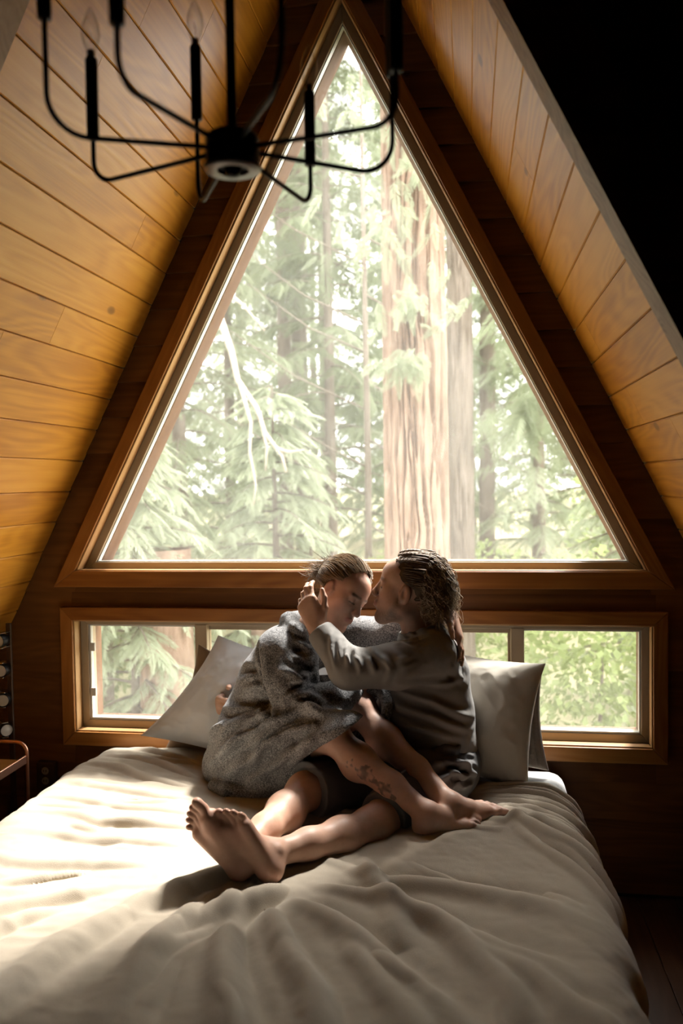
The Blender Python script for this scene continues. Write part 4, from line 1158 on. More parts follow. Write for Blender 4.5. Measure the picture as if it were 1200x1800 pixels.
def head_paint(C, V, P, s, male):
    lip = (0.50, 0.19, 0.15) if male else (0.58, 0.20, 0.18)
    paint(C, V, P(0.10, -0.016, -0.060), P(0.10, 0.016, -0.060), 0.013 * s, lip, 0.8)
    for b in (-1, 1):
        br = (0.14, 0.075, 0.04)
        paint(C, V, P(0.094, b * 0.014, 0.030), P(0.084, b * 0.048, 0.031), 0.0075 * s, br, 0.85)
        paint(C, V, P(0.090, b * 0.020, 0.000), P(0.084, b * 0.046, 0.001), 0.0042 * s, (0.05, 0.025, 0.015), 0.9)
        paint(C, V, P(0.065, b * 0.05, -0.03), P(0.05, b * 0.05, -0.04), 0.03 * s, (0.72, 0.36, 0.27), 0.45, 1.0)
        paint(C, V, P(-0.006, b * 0.08, -0.01), P(-0.006, b * 0.08, 0.02), 0.028 * s, (0.70, 0.33, 0.24), 0.5, 1.0)
    paint(C, V, P(0.122, 0, -0.025), P(0.122, 0, -0.02), 0.02 * s, (0.70, 0.34, 0.26), 0.5, 1.0)
    if male:
        bd = (0.13, 0.075, 0.042)
        n = vnoise(V[:, 0] * 240, V[:, 1] * 240, V[:, 2] * 240) * 0.5 + 0.5
        for a, b_, r in (((0.085, 0.0, -0.10), (0.03, 0.05, -0.085), 0.040), ((0.085, 0, -0.10), (0.03, -0.05, -0.085), 0.040), ((0.03, 0.062, -0.075), (0.005, 0.07, -0.02), 0.020), ((0.03, -0.062, -0.075), (0.005, -0.07, -0.02), 0.020),
                        ((0.11, 0.0, -0.042), (0.098, 0.022, -0.05), 0.009), ((0.11, 0.0, -0.042), (0.098, -0.022, -0.05), 0.009), ((0.09, 0, -0.085), (0.09, 0, -0.08), 0.02)):
            d_, _ = seg_dist(V, P(*a), P(*b_)); w = np.clip((r * s - d_) / (r * s * 0.6), 0, 1) * (0.35 + 0.5 * n)
            C[:] = C * (1 - w[:, None]) + np.array(bd)[None] * w[:, None]

def hand(F, wrist, d, n, left, curls, s=1.0, spread=0.0, thumb=(0.55, 0.35), k=0.006):
    """d: finger direction, n: where the palm faces; curls: (mcp, pip, dip) degrees per finger, index first"""
    d = unit(d); n = unit(np.asarray(n, float) - d * (np.asarray(n) @ d)); th = np.cross(n, d) if left else np.cross(d, n)
    w = A3(*wrist)
    offs = (0.027, 0.009, -0.009, -0.026); heads = (0.092, 0.095, 0.089, 0.080); lens = ((.043, .026, .021), (.047, .030, .022), (.043, .027, .021), (.034, .021, .019)); rad = (.0093, .0095, .009, .008)
    tips = []
    for i in range(4):
        K = w + s * (d * heads[i] + th * offs[i] - n * 0.004)
        F.cone(w + s * th * offs[i] * 0.55, K, 0.0165 * s, 0.0125 * s, 0.016)
        F.cone(w + s * (d * 0.02 + th * offs[i] * 0.7 + n * 0.006), K + n * s * 0.006 - d * s * .012, 0.013 * s, 0.010 * s, 0.014)
        p, ang = K, 0.0
        for j in range(3):
            ang += math.radians(curls[i][j])
            q = p + s * lens[i][j] * unit(d * math.cos(ang) + n * math.sin(ang) + th * spread * offs[i] * 20 * (j == 0))
            F.cone(p, q, rad[i] * s * (1 - 0.07 * j), rad[i] * s * (0.93 - 0.09 * j), k); p = q
        tips.append(p)
    a = w + s * (d * 0.018 + th * 0.022 + n * 0.008)
    t1 = unit(d * thumb[0] + th * 0.75 + n * thumb[1]); t2 = unit(d * (thumb[0] + 0.35) + th * 0.40 + n * thumb[1]); t3 = unit(d * (thumb[0] + 0.45) + th * 0.15 + n * thumb[1])
    b = a + s * 0.040 * t1; c = b + s * 0.034 * t2; e_ = c + s * 0.027 * t3
    F.cone(w, a, 0.018 * s, 0.016 * s, 0.012); F.cone(a, b, 0.0165 * s, 0.0120 * s, 0.012); F.cone(b, c, 0.0115 * s, 0.0105 * s, k); F.cone(c, e_, 0.0105 * s, 0.0085 * s, k)
    return tips + [e_]
def foot(F, heel, d, n, left, ankle, s=1.0):
    d = unit(d); n = unit(np.asarray(n, float) - d * (np.asarray(n) @ d)); b = np.cross(d, n) * (1 if left else -1); h = A3(*heel)
    P = lambda x, y, z: h + s * (d * x + b * y + n * z)
    F.ell(P(0.030, 0, 0.028), [0.036 * s, 0.030 * s, 0.032 * s], np.stack([d, b, n]), 0.02)
    F.cone(P(0.03, -0.006, 0.026), P(0.165, -0.030, 0.018), 0.027 * s, 0.019 * s, 0.02)
    F.cone(P(0.03, 0.006, 0.030), P(0.180, 0.024, 0.020), 0.027 * s, 0.023 * s, 0.02)
    F.cone(P(0.04, 0.0, 0.055), P(0.160, 0.008, 0.026), 0.028 * s, 0.020 * s, 0.025)
    F.cone(ankle, P(0.03, 0, 0.035), 0.036 * s, 0.028 * s, 0.025); F.cone(ankle, P(0.10, 0.006, 0.045), 0.032 * s, 0.025 * s, 0.03)
    for y in (-0.034, 0.034): F.ell(A3(*ankle) + s * (b * y * 1.0 - n * 0.004), [0.013 * s] * 3, None, 0.012)
    toes = []
    for y0, x0, y1, x1, r in ((0.029, 0.186, 0.034, 0.243, 0.0150), (0.010, 0.192, 0.011, 0.240, 0.0100), (-0.006, 0.188, -0.008, 0.231, 0.0095), (-0.021, 0.180, -0.025, 0.219, 0.0090), (-0.034, 0.168, -0.040, 0.203, 0.0090)):
        F.cone(P(x0 - 0.02, y0, 0.018), P(x0 + (x1 - x0) * 0.5, (y0 + y1) / 2, 0.024), r * s, r * s * 0.88, 0.005)
        F.cone(P(x0 + (x1 - x0) * 0.5, (y0 + y1) / 2, 0.024), P(x1 - 0.006, y1, 0.015), r * s * 0.9, r * s * 0.98, 0.003); toes.append(P(x1, y1, 0.015))
    return toes
def leg(F, hip, knee, ankle, back, s=1.0):
    """back: direction of the calf side"""
    hip, knee, ankle = A3(*hip), A3(*knee), A3(*ankle); bk = unit(back)
    F.chain([hip, hip * .5 + knee * .5, knee], [0.088 * s, 0.076 * s, 0.057 * s], 0.03)
    F.ell(knee - bk * 0.012, [0.050 * s] * 3, None, 0.02)
    m = knee * .68 + ankle * .32
    F.chain([knee, m + bk * 0.008, knee * .35 + ankle * .65, ankle], [0.052 * s, 0.053 * s, 0.041 * s, 0.0335 * s], 0.03)
    F.ell(m + bk * 0.020, [0.044 * s, 0.044 * s, 0.05 * s], None, 0.04)

SKIN_M, SKIN_F = (0.74, 0.44, 0.305), (0.78, 0.48, 0.345)
def strands(name, paths, radii, cols_root, cols_tip, parent, seed=0, sides=3):
    """paths: list of (n,3) polylines"""
    r = np.random.default_rng(seed); parts, cols = [], []
    for i, P in enumerate(paths):
        n = len(P); rr = radii * r.uniform(0.7, 1.2) * np.concatenate([np.linspace(0.7, 1, n // 2), np.linspace(1, 0.25, n - n // 2)])
        V, Q = tube_arrays(P, rr, sides, False)
        parts.append((V, np.array(Q)))
        t = np.repeat(np.linspace(0, 1, n), sides)[:, None]; j = r.uniform(0.65, 1.25)
        cols.append((np.array(cols_root)[None] * (1 - t) + np.array(cols_tip)[None] * t) * j)
    V, Q = merge(parts)
    return np_mesh(name, V, Q, M['hair'], parent, True, np.clip(np.vstack(cols), 0, 1))

import time as _time
_t0 = _time.time()
# ---------------------------------------------------------------- the person in the grey shirt
mF = Field(axis_coords(-0.52, 0.60, [(-0.34, 0.08, 0.0034), (0.10, 0.36, 0.0032)], 0.0055), axis_coords(-1.33, -0.10, [(-1.33, -1.10, 0.0036), (-0.58, -0.30, 0.0034)], 0.0055), axis_coords(0.52, 1.48, [(0.55, 0.86, 0.0036), (1.12, 1.46, 0.0030)], 0.0055))
m_ear = A3(0.268, -0.505, 1.293)
mf, mu_ = unit((-0.975, 0.10, 0.17)), unit((0.17, 0.0, 0.98))
mu_ = unit(mu_ - mf * (mu_ @ mf)); ml = np.cross(mu_, mf); ms = 1.06
m_c = m_ear - ms * 0.080 * ml
mP, mR = head(mF, m_c, mf, mu_, ms, (0.325, -0.405, 1.14), 0.060)
mF.chain([(0.36, -0.43, 0.67), (0.355, -0.42, 0.85), (0.34, -0.405, 1.00), (0.325, -0.40, 1.10)], [0.120, 0.11, 0.105, 0.075], 0.04)
mF.cone((0.32, -0.40, 1.09), (0.368, -0.505, 1.08), 0.052, 0.052, 0.03); mF.cone((0.33, -0.40, 1.10), (0.29, -0.27, 1.08), 0.055, 0.055, 0.04)
m_elb, m_wr = (0.085, -0.61, 1.045), (-0.040, -0.535, 1.178)
mF.chain([(0.368, -0.505, 1.08), m_elb, m_wr], [0.052, 0.042, 0.026], 0.02)
hand(mF, m_wr, (-0.40, 0.22, 0.88), (0.22, 0.97, -0.12), True, [(24, 30, 18), (28, 34, 20), (34, 36, 20), (38, 38, 22)], 1.06, 0.04, (0.85, 0.10))
mF.chain([(0.29, -0.27, 1.08), (0.02, -0.14, 0.93), (-0.39, -0.15, 0.83), (-0.465, -0.20, 0.825)], [0.055, 0.045, 0.032, 0.027], 0.02)
hand(mF, (-0.470, -0.215, 0.825), (0.02, -1.0, 0.0), (0.98, 0.05, 0.0), False, [(48, 55, 30), (50, 55, 30), (52, 55, 30), (54, 55, 30)], 1.05, 0, (0.6, 0.3))
M_HL, M_HR = A3(0.385, -0.50, 0.655), A3(0.300, -0.36, 0.650)
M_KL, M_KR = A3(0.192, -0.885, 0.612), A3(-0.045, -0.775, 0.672)
hl, dl, nl = A3(-0.046, -1.25, 0.589), unit((-0.59, -0.03, 0.81)), unit((0.20, 0.97, 0.17))
hr_, dr, nr = A3(-0.131, -1.25, 0.592), unit((-0.62, -0.03, 0.78)), unit((0.20, 0.97, 0.17))
M_AL, M_AR = hl + dl * 0.055 + nl * 0.066, hr_ + dr * 0.055 + nr * 0.066
leg(mF, M_HL, M_KL, M_AL, (-0.2, 0.2, -1.0), 1.04); leg(mF, M_HR, M_KR, M_AR, (-0.3, 0.3, -1.0), 1.04)
foot(mF, hl, dl, nl, True, M_AL, 1.04); foot(mF, hr_, dr, nr, False, M_AR, 1.04)
V, Q = mF.mesh(2); del mF
C = np.tile(np.array(SKIN_M), (len(V), 1))
head_paint(C, V, mP, ms, True)
for k_ in (M_KL, M_KR): paint(C, V, k_ + (0, 0, 0.03), k_ + (0, 0, 0.05), 0.07, (0.72, 0.36, 0.26), 0.5, 1.0)
for h_, d_ in ((hl, dl), (hr_, dr)):
    paint(C, V, h_, h_ + d_ * 0.02, 0.06, (0.66, 0.30, 0.21), 0.6, 1.0); paint(C, V, h_ + d_ * 0.17, h_ + d_ * 0.26, 0.06, (0.66, 0.30, 0.21), 0.6, 1.0)
man = np_mesh('person', V, Q, M['skin'], None, True, C)
tag(man, 'bearded person in grey shirt and shorts kissing the other on the forehead', 'person')
print('man', len(V), _time.time() - _t0)

# shirt
sF = Field(axis_coords(-0.10, 0.62, [], 0.0048), axis_coords(-0.75, -0.12, [], 0.0048), axis_coords(0.60, 1.24, [], 0.0048))
sF.chain([(0.370, -0.425, 0.74), (0.362, -0.42, 0.86), (0.345, -0.41, 0.99), (0.335, -0.405, 1.05)], [0.150, 0.140, 0.136, 0.105], 0.04)
sF.ell((0.375, -0.40, 0.98), (0.095, 0.14, 0.14), None, 0.05)
sF.ell((0.27, -0.42, 0.84), (0.12, 0.13, 0.13), None, 0.05)
sF.cone((0.33, -0.40, 1.085), (0.372, -0.505, 1.083), 0.072, 0.074, 0.04); sF.cone((0.33, -0.40, 1.085), (0.31, -0.28, 1.07), 0.072, 0.070, 0.04)
sF.cone((0.335, -0.405, 1.10), (0.318, -0.405, 1.155), 0.088, 0.076, 0.03, cap=1)
sF.chain([(0.374, -0.51, 1.076), (0.25, -0.575, 1.052), m_elb], [0.080, 0.078, 0.067], 0.03)
me_, mw_ = A3(*m_elb), A3(*m_wr)
sF.cone(m_elb, me_ + (mw_ - me_) * 0.90, 0.066, 0.050, 0.03, cap=1)
sF.chain([(0.31, -0.27, 1.07), (0.02, -0.14, 0.93), (-0.08, -0.14, 0.90)], [0.075, 0.062, 0.055], 0.03)
sF.cone((0.325, -0.41, 1.10), (0.300, -0.41, 1.20), 0.062, 0.066, 0.006, 'sub')
V, Q = sF.mesh(2); del sF
V = creases(V, Q, [
    ([(0.40, -0.60, 1.135), (0.26, -0.655, 1.09)], 0.008, 0.009), ([(0.41, -0.61, 1.11), (0.28, -0.66, 1.065)], 0.008, 0.009), ([(0.36, -0.56, 1.155), (0.25, -0.60, 1.135)], 0.006, 0.010),
    ([(0.19, -0.645, 1.12), (0.235, -0.665, 1.06), (0.215, -0.65, 1.01)], 0.010, 0.010), ([(0.155, -0.65, 1.11), (0.18, -0.67, 1.05)], 0.010, 0.009), ([(0.12, -0.66, 1.11), (0.13, -0.67, 1.05)], 0.008, 0.009),
    ([(0.08, -0.66, 1.11), (0.09, -0.67, 1.04)], 0.008, 0.010), ([(0.03, -0.63, 1.12), (0.05, -0.67, 1.06)], 0.007, 0.009), ([(-0.01, -0.60, 1.15), (0.02, -0.62, 1.10)], 0.005, 0.008)])
V = V + normals(V, Q) * (0.0022 * fbm(V[:, 0] * 22, V[:, 1] * 22, V[:, 2] * 22, 3))[:, None]
V = front_folds(V, Q, SHIRT_FOLDS)
np_mesh('shirt', V, Q, M['shirt'], man, True)

# shorts
hF = Field(axis_coords(-0.14, 0.62, [], 0.0048), axis_coords(-0.98, -0.20, [], 0.0048), axis_coords(0.50, 0.86, [], 0.0048))
hF.ell((0.385, -0.43, 0.665), (0.150, 0.175, 0.125), None, 0.05)
hF.cone((0.39, -0.50, 0.665), M_HL + (M_KL - M_HL) * 0.86, 0.118, 0.084, 0.04, cap=1)
hF.cone(M_HR, M_HR + (M_KR - M_HR) * 0.97, 0.108, 0.094, 0.04, cap=1)
V, Q = hF.mesh(2); del hF
V = creases(V, Q, [([(0.36, -0.60, 0.74), (0.46, -0.59, 0.72), (0.53, -0.52, 0.70)], 0.012, 0.012), ([(0.36, -0.62, 0.71), (0.46, -0.61, 0.69), (0.53, -0.54, 0.67)], 0.014, 0.013),
    ([(0.36, -0.62, 0.67), (0.46, -0.61, 0.65), (0.53, -0.54, 0.63)], 0.012, 0.012), ([(0.44, -0.60, 0.75), (0.52, -0.54, 0.66)], 0.014, 0.012), ([(0.40, -0.62, 0.63), (0.48, -0.60, 0.60)], 0.010, 0.012),
    ([(0.48, -0.57, 0.76), (0.54, -0.48, 0.72)], 0.012, 0.012), ([(0.22, -0.80, 0.70), (0.30, -0.70, 0.74)], 0.008, 0.012), ([(0.0, -0.72, 0.75), (0.1, -0.62, 0.75)], 0.01, 0.014), ([(0.03, -0.76, 0.72), (0.12, -0.66, 0.72)], 0.01, 0.012)])
V = V + normals(V, Q) * (0.003 * fbm(V[:, 0] * 16, V[:, 1] * 16, V[:, 2] * 16, 3))[:, None]
V = front_folds(V, Q, SHORTS_FOLDS)
np_mesh('shorts', V, Q, M['shorts'], man, True)

# hair: rows of braids on the crown, loose waves falling to the neck
def meridian(P, phi, t0, t1, n, r=(0.104, 0.082, 0.098), c=(-0.012, 0, 0.036), s=1.0, lift=0.0):
    th = np.linspace(math.radians(t0), math.radians(t1), n)
    return np.array([P(c[0] + (r[0] + lift) * math.cos(t), c[1] + (r[1] + lift) * math.sin(t) * math.sin(phi), c[2] + (r[2] + lift) * math.sin(t) * math.cos(phi)) for t in th])
def cap_patch(name, P, t_of, phi_max, parent, col, n=40, m=60, t1=182, lift=0.0):
    phis = np.linspace(-phi_max, phi_max, m); rows = [meridian(P, ph, t_of(ph), t1, n, lift=lift) for ph in phis]
    V = np.vstack(rows); i, j = np.meshgrid(np.arange(m - 1), np.arange(n - 1), indexing='ij')
    Q = np.stack([i*n+j, (i+1)*n+j, (i+1)*n+j+1, i*n+j+1], 2).reshape(-1, 4)
    nz = fbm(V[:, 0] * 60, V[:, 1] * 60, V[:, 2] * 60, 2)[:, None]
    return np_mesh(name, V, Q, M['hair'], parent, True, np.clip(np.array(col)[None] * (1 + 0.5 * nz), 0, 1))
rh = np.random.default_rng(41)
def m_hairline(ph): return 57 + 2.5 * math.sin(ph * 23) + 14 * min(1, abs(ph) / 1.3) ** 2 + 34 * min(1, max(0, abs(ph) - 1.45) / 0.35)
cap_patch('scalp_hair', mP, m_hairline, math.radians(126), man, (0.13, 0.085, 0.052), lift=0.0005)
paths = []
for i in range(1500):
    ph = rh.uniform(-2.0, 2.0); t0 = m_hairline(ph) + 3 + rh.random() ** 0.6 * 60
    lf = rh.uniform(0.0, 1.0); base = meridian(mP, ph, t0, rh.uniform(112, 150), 8, lift=0.004)
    ctr = mP(-0.012, 0, 0.036); base = ctr + (base - ctr) * (1 + np.linspace(0, 0.30 * lf, 8) ** 1.2)[:, None]
    end = base[-1]; back = -mf; tail = []
    L = rh.uniform(0.05, 0.15) * (1.1 if abs(ph) < 1.2 else 0.7); wv = rh.uniform(0, 6.3); out = rh.uniform(0.15, 0.95)
    for k in range(1, 9):
        q = k / 8
        tail.append(end + L * q * (np.array([0, 0, -1.0]) * (0.55 + 0.5 * q) + back * out * (1 - 0.75 * q)) + 0.018 * q * math.sin(q * 13 + wv) * ml + 0.020 * q * math.sin(q * 11 + wv * 2) * back + rh.normal(0, 0.004, 3))
    paths.append(np.vstack([base, tail]))
strands('hair', paths, 0.0024, (0.26, 0.175, 0.11), (0.74, 0.58, 0.40), man, 2)
paths = []
for i in range(260):   # pale wavy ends over the collar
    ph = rh.uniform(0.6, 1.9); st = meridian(mP, ph, 150, 150, 2, lift=0.012)[0] - 0.05 * mu_
    pts = [st]; dirv = unit(-mf * rh.uniform(-1.0, 0.5) + ml * rh.uniform(-0.1, 0.5) - A3(0, 0, rh.uniform(0.5, 1.0)))
    for k in range(9):
        dirv = unit(dirv + rh.normal(0, 0.20, 3) + A3(0, 0, -0.03)); pts.append(pts[-1] + dirv * rh.uniform(0.006, 0.012))
    paths.append(np.array(pts))
strands('hair_ends', paths, 0.0018, (0.20, 0.13, 0.075), (0.62, 0.46, 0.29), man, 3)
for bi, ph in enumerate((-0.62, -0.3, 0.05, 0.40, 0.75)):   # braids
    cpath = meridian(mP, ph, 58, 140, 40, lift=0.004); N_ = len(cpath); subs = []
    for o3 in range(3):
        t = np.linspace(0, 1, N_); a = t * 2 * math.pi * 9 + o3 * 2 * math.pi / 3
        T = np.gradient(cpath, axis=0); T /= np.linalg.norm(T, axis=1)[:, None]
        up = cpath - mP(-0.012, 0, 0.036); up /= np.linalg.norm(up, axis=1)[:, None]; sd = np.cross(T, up)
        subs.append(cpath + sd * (np.sin(a) * 0.0065)[:, None] + up * (0.004 + np.sin(2 * a) * 0.003)[:, None])
    strands('braid', subs, 0.0048, (0.24, 0.16, 0.10), (0.46, 0.34, 0.22), man, 50 + bi, 6)
print('man clothes', _time.time() - _t0)

# ---------------------------------------------------------------- the person in the fleece robe
wF = Field(axis_coords(-0.46, 0.64, [(-0.06, 0.16, 0.0032), (0.26, 0.62, 0.0036)], 0.0055), axis_coords(-0.97, -0.15, [(-0.50, -0.24, 0.0032), (-0.95, -0.62, 0.0038)], 0.0055), axis_coords(0.55, 1.42, [(1.04, 1.40, 0.0030), (0.55, 0.72, 0.0036)], 0.0055))
w_ear = A3(-0.010, -0.425, 1.303)
wf, wu = unit((0.72, -0.55, -0.42)), unit((0.55, 0.10, 0.83)); wu = unit(wu - wf * (wu @ wf)); wl = np.cross(wu, wf); ws = 1.0
w_c = w_ear + ws * 0.080 * wl
wP, wR = head(wF, w_c, wf, wu, ws, (-0.085, -0.36, 1.135), 0.050, False)
wF.chain([(-0.30, -0.38, 0.69), (-0.27, -0.375, 0.85), (-0.18, -0.37, 1.02), (-0.10, -0.365, 1.11)], [0.12, 0.10, 0.105, 0.07], 0.04)
W_SR, W_ER = A3(-0.185, -0.50, 1.075), A3(-0.105, -0.60, 0.905)
wF.chain([(-0.11, -0.38, 1.09), W_SR, W_ER, (0.06, -0.50, 0.93)], [0.06, 0.048, 0.04, 0.028], 0.02)
hand(wF, (0.06, -0.50, 0.93), (0.9, 0.3, 0.2), (0.2, 0.6, 0.5), False, [(20, 25, 15)] * 4, 0.92)
wF.chain([(-0.10, -0.35, 1.08), (-0.02, -0.28, 1.075), (0.19, -0.235, 1.11), (0.40, -0.33, 1.185), (0.428, -0.400, 1.203)], [0.055, 0.048, 0.038, 0.027, 0.024], 0.02)
hand(wF, (0.435, -0.425, 1.200), (0.26, -0.50, -0.83), (-0.92, 0.0, -0.32), True, [(8, 12, 6), (4, 10, 6), (6, 12, 8), (10, 16, 8)], 0.96, 0.05, (0.75, 0.05))
W_HR, W_HL = A3(-0.28, -0.455, 0.685), A3(-0.27, -0.32, 0.680)
W_KR, W_KL = A3(0.030, -0.685, 0.835), A3(0.105, -0.500, 0.872)
whr, wdr, wnr = A3(0.325, -0.885, 0.590), unit((0.86, 0.50, 0.02)), unit((-0.12, -0.28, 0.95))
whl, wdl, wnl = A3(0.395, -0.800, 0.590), unit((0.83, 0.55, 0.02)), unit((-0.10, -0.30, 0.95))
W_AR, W_AL = whr + wdr * 0.052 + wnr * 0.066, whl + wdl * 0.052 + wnl * 0.066
leg(wF, W_HR, W_KR, W_AR, (-0.55, 0.2, -0.8), 0.98); leg(wF, W_HL, W_KL, W_AL, (-0.55, 0.2, -0.8), 0.98)
foot(wF, whr, wdr, wnr, False, W_AR, 0.98); foot(wF, whl, wdl, wnl, True, W_AL, 0.98)
V, Q = wF.mesh(2); del wF
C = np.tile(np.array(SKIN_F), (len(V), 1))
head_paint(C, V, wP, ws, False)
for k_ in (W_KL, W_KR): paint(C, V, k_ + (0.02, 0, 0.03), k_ + (0.02, 0, 0.05), 0.07, (0.76, 0.38, 0.27), 0.5, 1.0)
for h_, d_ in ((whr, wdr), (whl, wdl)): paint(C, V, h_ + d_ * 0.18, h_ + d_ * 0.26, 0.06, (0.66, 0.30, 0.21), 0.6, 1.0)
# inked drawing on the near shin
sh_ax = unit(W_AR - W_KR); sh_f = unit(np.cross(sh_ax, A3(0, 0, 1))); sh_f = sh_f if sh_f[1] < 0 else -sh_f
rel = V - W_KR; ta = rel @ sh_ax; side_ = rel @ sh_f; oth = rel @ np.cross(sh_ax, sh_f)
rad_ok = (np.linalg.norm(rel - ta[:, None] * sh_ax, axis=1) < 0.085) & (side_ > 0.012)
body = np.clip(1 - ((ta - 0.235) / 0.075) ** 2 - ((oth + 0.002) / (0.020 + 0.012 * np.sin((ta - 0.16) * 60))) ** 2, 0, 1)
ink = (body > 0.02) * np.clip(0.55 + 0.9 * vnoise(ta * 95, oth * 130, 3.0), 0.08, 1)
ink = np.maximum(ink, 0.9 * ((np.abs(ta - 0.315) < 0.010) & (np.abs(oth - 0.004) < 0.009)))
for dx_, dy_ in ((0.135, 0.010), (0.128, -0.004), (0.146, -0.004), (0.140, -0.018)):
    ink = np.maximum(ink, 0.7 * (((ta - dx_) ** 2 + (oth - dy_) ** 2) < 0.0042 ** 2))
ink = np.where(rad_ok, ink, 0)[:, None]
C = C * (1 - 0.85 * ink) + np.array((0.045, 0.05, 0.055))[None] * 0.85 * ink
woman = np_mesh('person', V, Q, M['skin'], None, True, C)
tag(woman, 'person wrapped in a grey fleece robe with closed eyes and bare tattooed shin', 'person')
print('woman', len(V), _time.time() - _t0)

# robe
rF = Field(axis_coords(-0.62, 0.42, [], 0.005), axis_coords(-0.86, -0.10, [], 0.005), axis_coords(0.50, 1.26, [], 0.005))
rF.chain([(-0.315, -0.375, 0.68), (-0.295, -0.37, 0.80), (-0.245, -0.37, 0.93), (-0.195, -0.365, 1.05)], [0.160, 0.132, 0.122, 0.108], 0.04)
rF.cone((-0.15, -0.37, 1.06), (-0.195, -0.47, 1.080), 0.085, 0.084, 0.035); rF.cone((-0.13, -0.36, 1.06), (-0.03, -0.29, 1.07), 0.085, 0.075, 0.05)
rF.chain([(-0.180, -0.495, 1.070), (-0.145, -0.555, 0.985), W_ER], [0.084, 0.080, 0.074], 0.018)
rF.chain([W_ER, (0.01, -0.545, 0.915), (0.06, -0.50, 0.93)], [0.074, 0.066, 0.062], 0.02)
rF.chain([(-0.03, -0.29, 1.07), (0.08, -0.285, 1.10), (0.20, -0.235, 1.11), (0.33, -0.28, 1.150)], [0.085, 0.072, 0.062, 0.052], 0.03)
rF.chain([(-0.145, -0.29, 1.165), (-0.170, -0.40, 1.175), (-0.125, -0.48, 1.145), (-0.075, -0.515, 1.06), (-0.06, -0.53, 0.99)], [0.034, 0.032, 0.034, 0.034, 0.028], 0.015)
rF.cone((-0.18, -0.36, 0.86), (0.16, -0.33, 0.89), 0.09, 0.085, 0.03)
rF.cone((-0.12, -0.42, 0.72), (0.12, -0.40, 0.75), 0.08, 0.075, 0.03)
# lap and skirt
rF.cone((-0.30, -0.45, 0.70), (-0.12, -0.575, 0.775), 0.155, 0.120, 0.06)
rF.cone((-0.12, -0.575, 0.775), W_KR + A3(0.065, -0.05, 0.012), 0.118, 0.088, 0.05)
rF.cut((0.020, -0.75, 0.822), (0.60, -0.10, -0.80), (-0.12, -0.87, 0.60), (0.26, -0.56, 1.0), 0.006)
rF.cone((-0.28, -0.32, 0.70), (0.045, -0.465, 0.835), 0.140, 0.080, 0.04, cap=1)
rF.cone((-0.42, -0.40, 0.62), (-0.22, -0.58, 0.625), 0.092, 0.045, 0.05); rF.cone((-0.22, -0.56, 0.64), (-0.06, -0.655, 0.705), 0.068, 0.045, 0.05)
rF.chain([(-0.43, -0.53, 0.588), (-0.36, -0.585, 0.590), (-0.27, -0.60, 0.592)], [0.026, 0.034, 0.024], 0.008)
rF.chain([(-0.085, -0.665, 0.925), (-0.03, -0.70, 0.925), (0.035, -0.72, 0.915)], [0.022, 0.020, 0.012], 0.02)
rF.chain([(-0.04, -0.50, 0.86), (0.03, -0.48, 0.915), (0.115, -0.47, 0.945), (0.185, -0.475, 0.945), (0.212, -0.53, 0.90), (0.20, -0.545, 0.86)], [0.034, 0.032, 0.030, 0.026, 0.022, 0.020], 0.012)
V, Q = rF.mesh(2); del rF
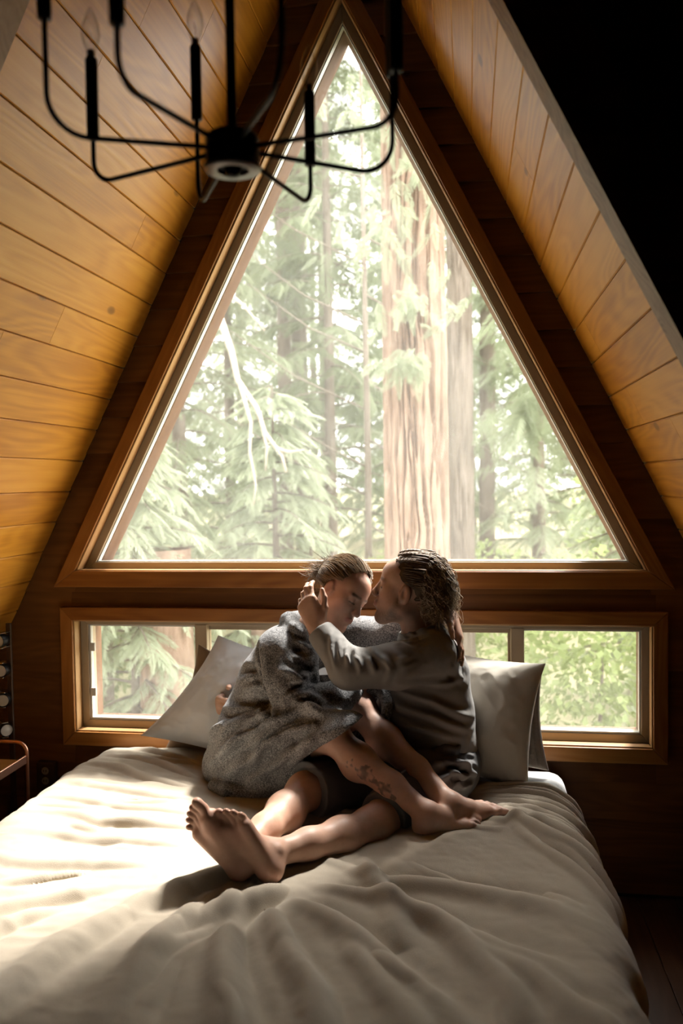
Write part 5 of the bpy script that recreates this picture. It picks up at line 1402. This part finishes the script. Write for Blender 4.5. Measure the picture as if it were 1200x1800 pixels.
V = creases(V, Q, [
    ([(-0.45, -0.50, 0.66), (-0.33, -0.60, 0.77), (-0.20, -0.66, 0.86), (-0.10, -0.68, 0.90)], 0.020, 0.020), ([(-0.38, -0.58, 0.64), (-0.25, -0.66, 0.74), (-0.12, -0.72, 0.85), (-0.02, -0.75, 0.88)], 0.022, 0.020),
    ([(-0.28, -0.63, 0.64), (-0.17, -0.69, 0.73), (-0.07, -0.75, 0.82), (0.02, -0.77, 0.86)], 0.020, 0.018), ([(-0.17, -0.66, 0.69), (-0.08, -0.73, 0.77), (0.0, -0.77, 0.83)], 0.016, 0.015),
    ([(-0.49, -0.42, 0.72), (-0.40, -0.53, 0.82), (-0.28, -0.58, 0.90)], 0.018, 0.020), ([(-0.48, -0.40, 0.82), (-0.38, -0.52, 0.86), (-0.25, -0.56, 0.88)], -0.016, 0.018), ([(-0.46, -0.40, 0.90), (-0.36, -0.50, 0.93), (-0.24, -0.54, 0.92)], 0.012, 0.018),
    ([(-0.42, -0.40, 0.99), (-0.33, -0.50, 0.98), (-0.25, -0.56, 0.94)], -0.014, 0.016), ([(-0.27, -0.52, 1.10), (-0.25, -0.57, 0.98), (-0.18, -0.63, 0.86)], -0.016, 0.016),
    ([(-0.14, -0.60, 1.09), (-0.08, -0.60, 1.05)], 0.010, 0.012), ([(-0.15, -0.62, 1.04), (-0.06, -0.62, 1.0)], 0.011, 0.012), ([(-0.15, -0.64, 0.98), (-0.05, -0.63, 0.95)], 0.012, 0.013), ([(-0.14, -0.66, 0.93), (-0.03, -0.63, 0.92)], 0.012, 0.012), ([(-0.16, -0.66, 0.88), (-0.02, -0.63, 0.88)], 0.010, 0.012),
    ([(-0.20, -0.585, 1.02), (-0.22, -0.59, 0.93)], 0.008, 0.014)])
V = V + normals(V, Q) * (0.004 * fbm(V[:, 0] * 9, V[:, 1] * 9, V[:, 2] * 9, 2) + 0.0008 * fbm(V[:, 0] * 90, V[:, 1] * 90, V[:, 2] * 90, 2))[:, None]
V = front_folds(V, Q, ROBE_FOLDS)
np_mesh('robe', V, Q, M['fleece'], woman, True)
# hair gathered back from the brow
rw_ = np.random.default_rng(8)
def w_hairline(ph): return 58 + 1.5 * math.sin(ph * 19) + 10 * min(1, abs(ph) / 1.3) ** 2 + 30 * min(1, max(0, abs(ph) - 1.40) / 0.35)
cap_patch('scalp_hair', wP, w_hairline, math.radians(122), woman, (0.24, 0.16, 0.095))
paths = []
for i in range(1500):
    ph = rw_.uniform(-2.05, 2.05); t0 = w_hairline(ph) - 3 + rw_.random() ** 1.5 * 50
    base = meridian(wP, ph, t0, rw_.uniform(140, 168), 12, lift=rw_.uniform(0.001, 0.014))
    base += 0.003 * np.sin(np.linspace(0, 7, 12) + ph * 6)[:, None] * wu[None]
    tail = [base[-1]]; dv_ = unit(-wf * 0.5 - wu * 0.6 + A3(-0.25, 0, -0.5)); ln = rw_.uniform(0.01, 0.05) if rw_.random() < 0.7 else rw_.uniform(0.05, 0.11)
    for k in range(5):
        dv_ = unit(dv_ + rw_.normal(0, 0.35, 3)); tail.append(tail[-1] + dv_ * ln / 5)
    paths.append(np.vstack([base, tail[1:]]))
strands('hair', paths, 0.0019, (0.46, 0.33, 0.21), (0.32, 0.215, 0.13), woman, 5)
print('people done', _time.time() - _t0)
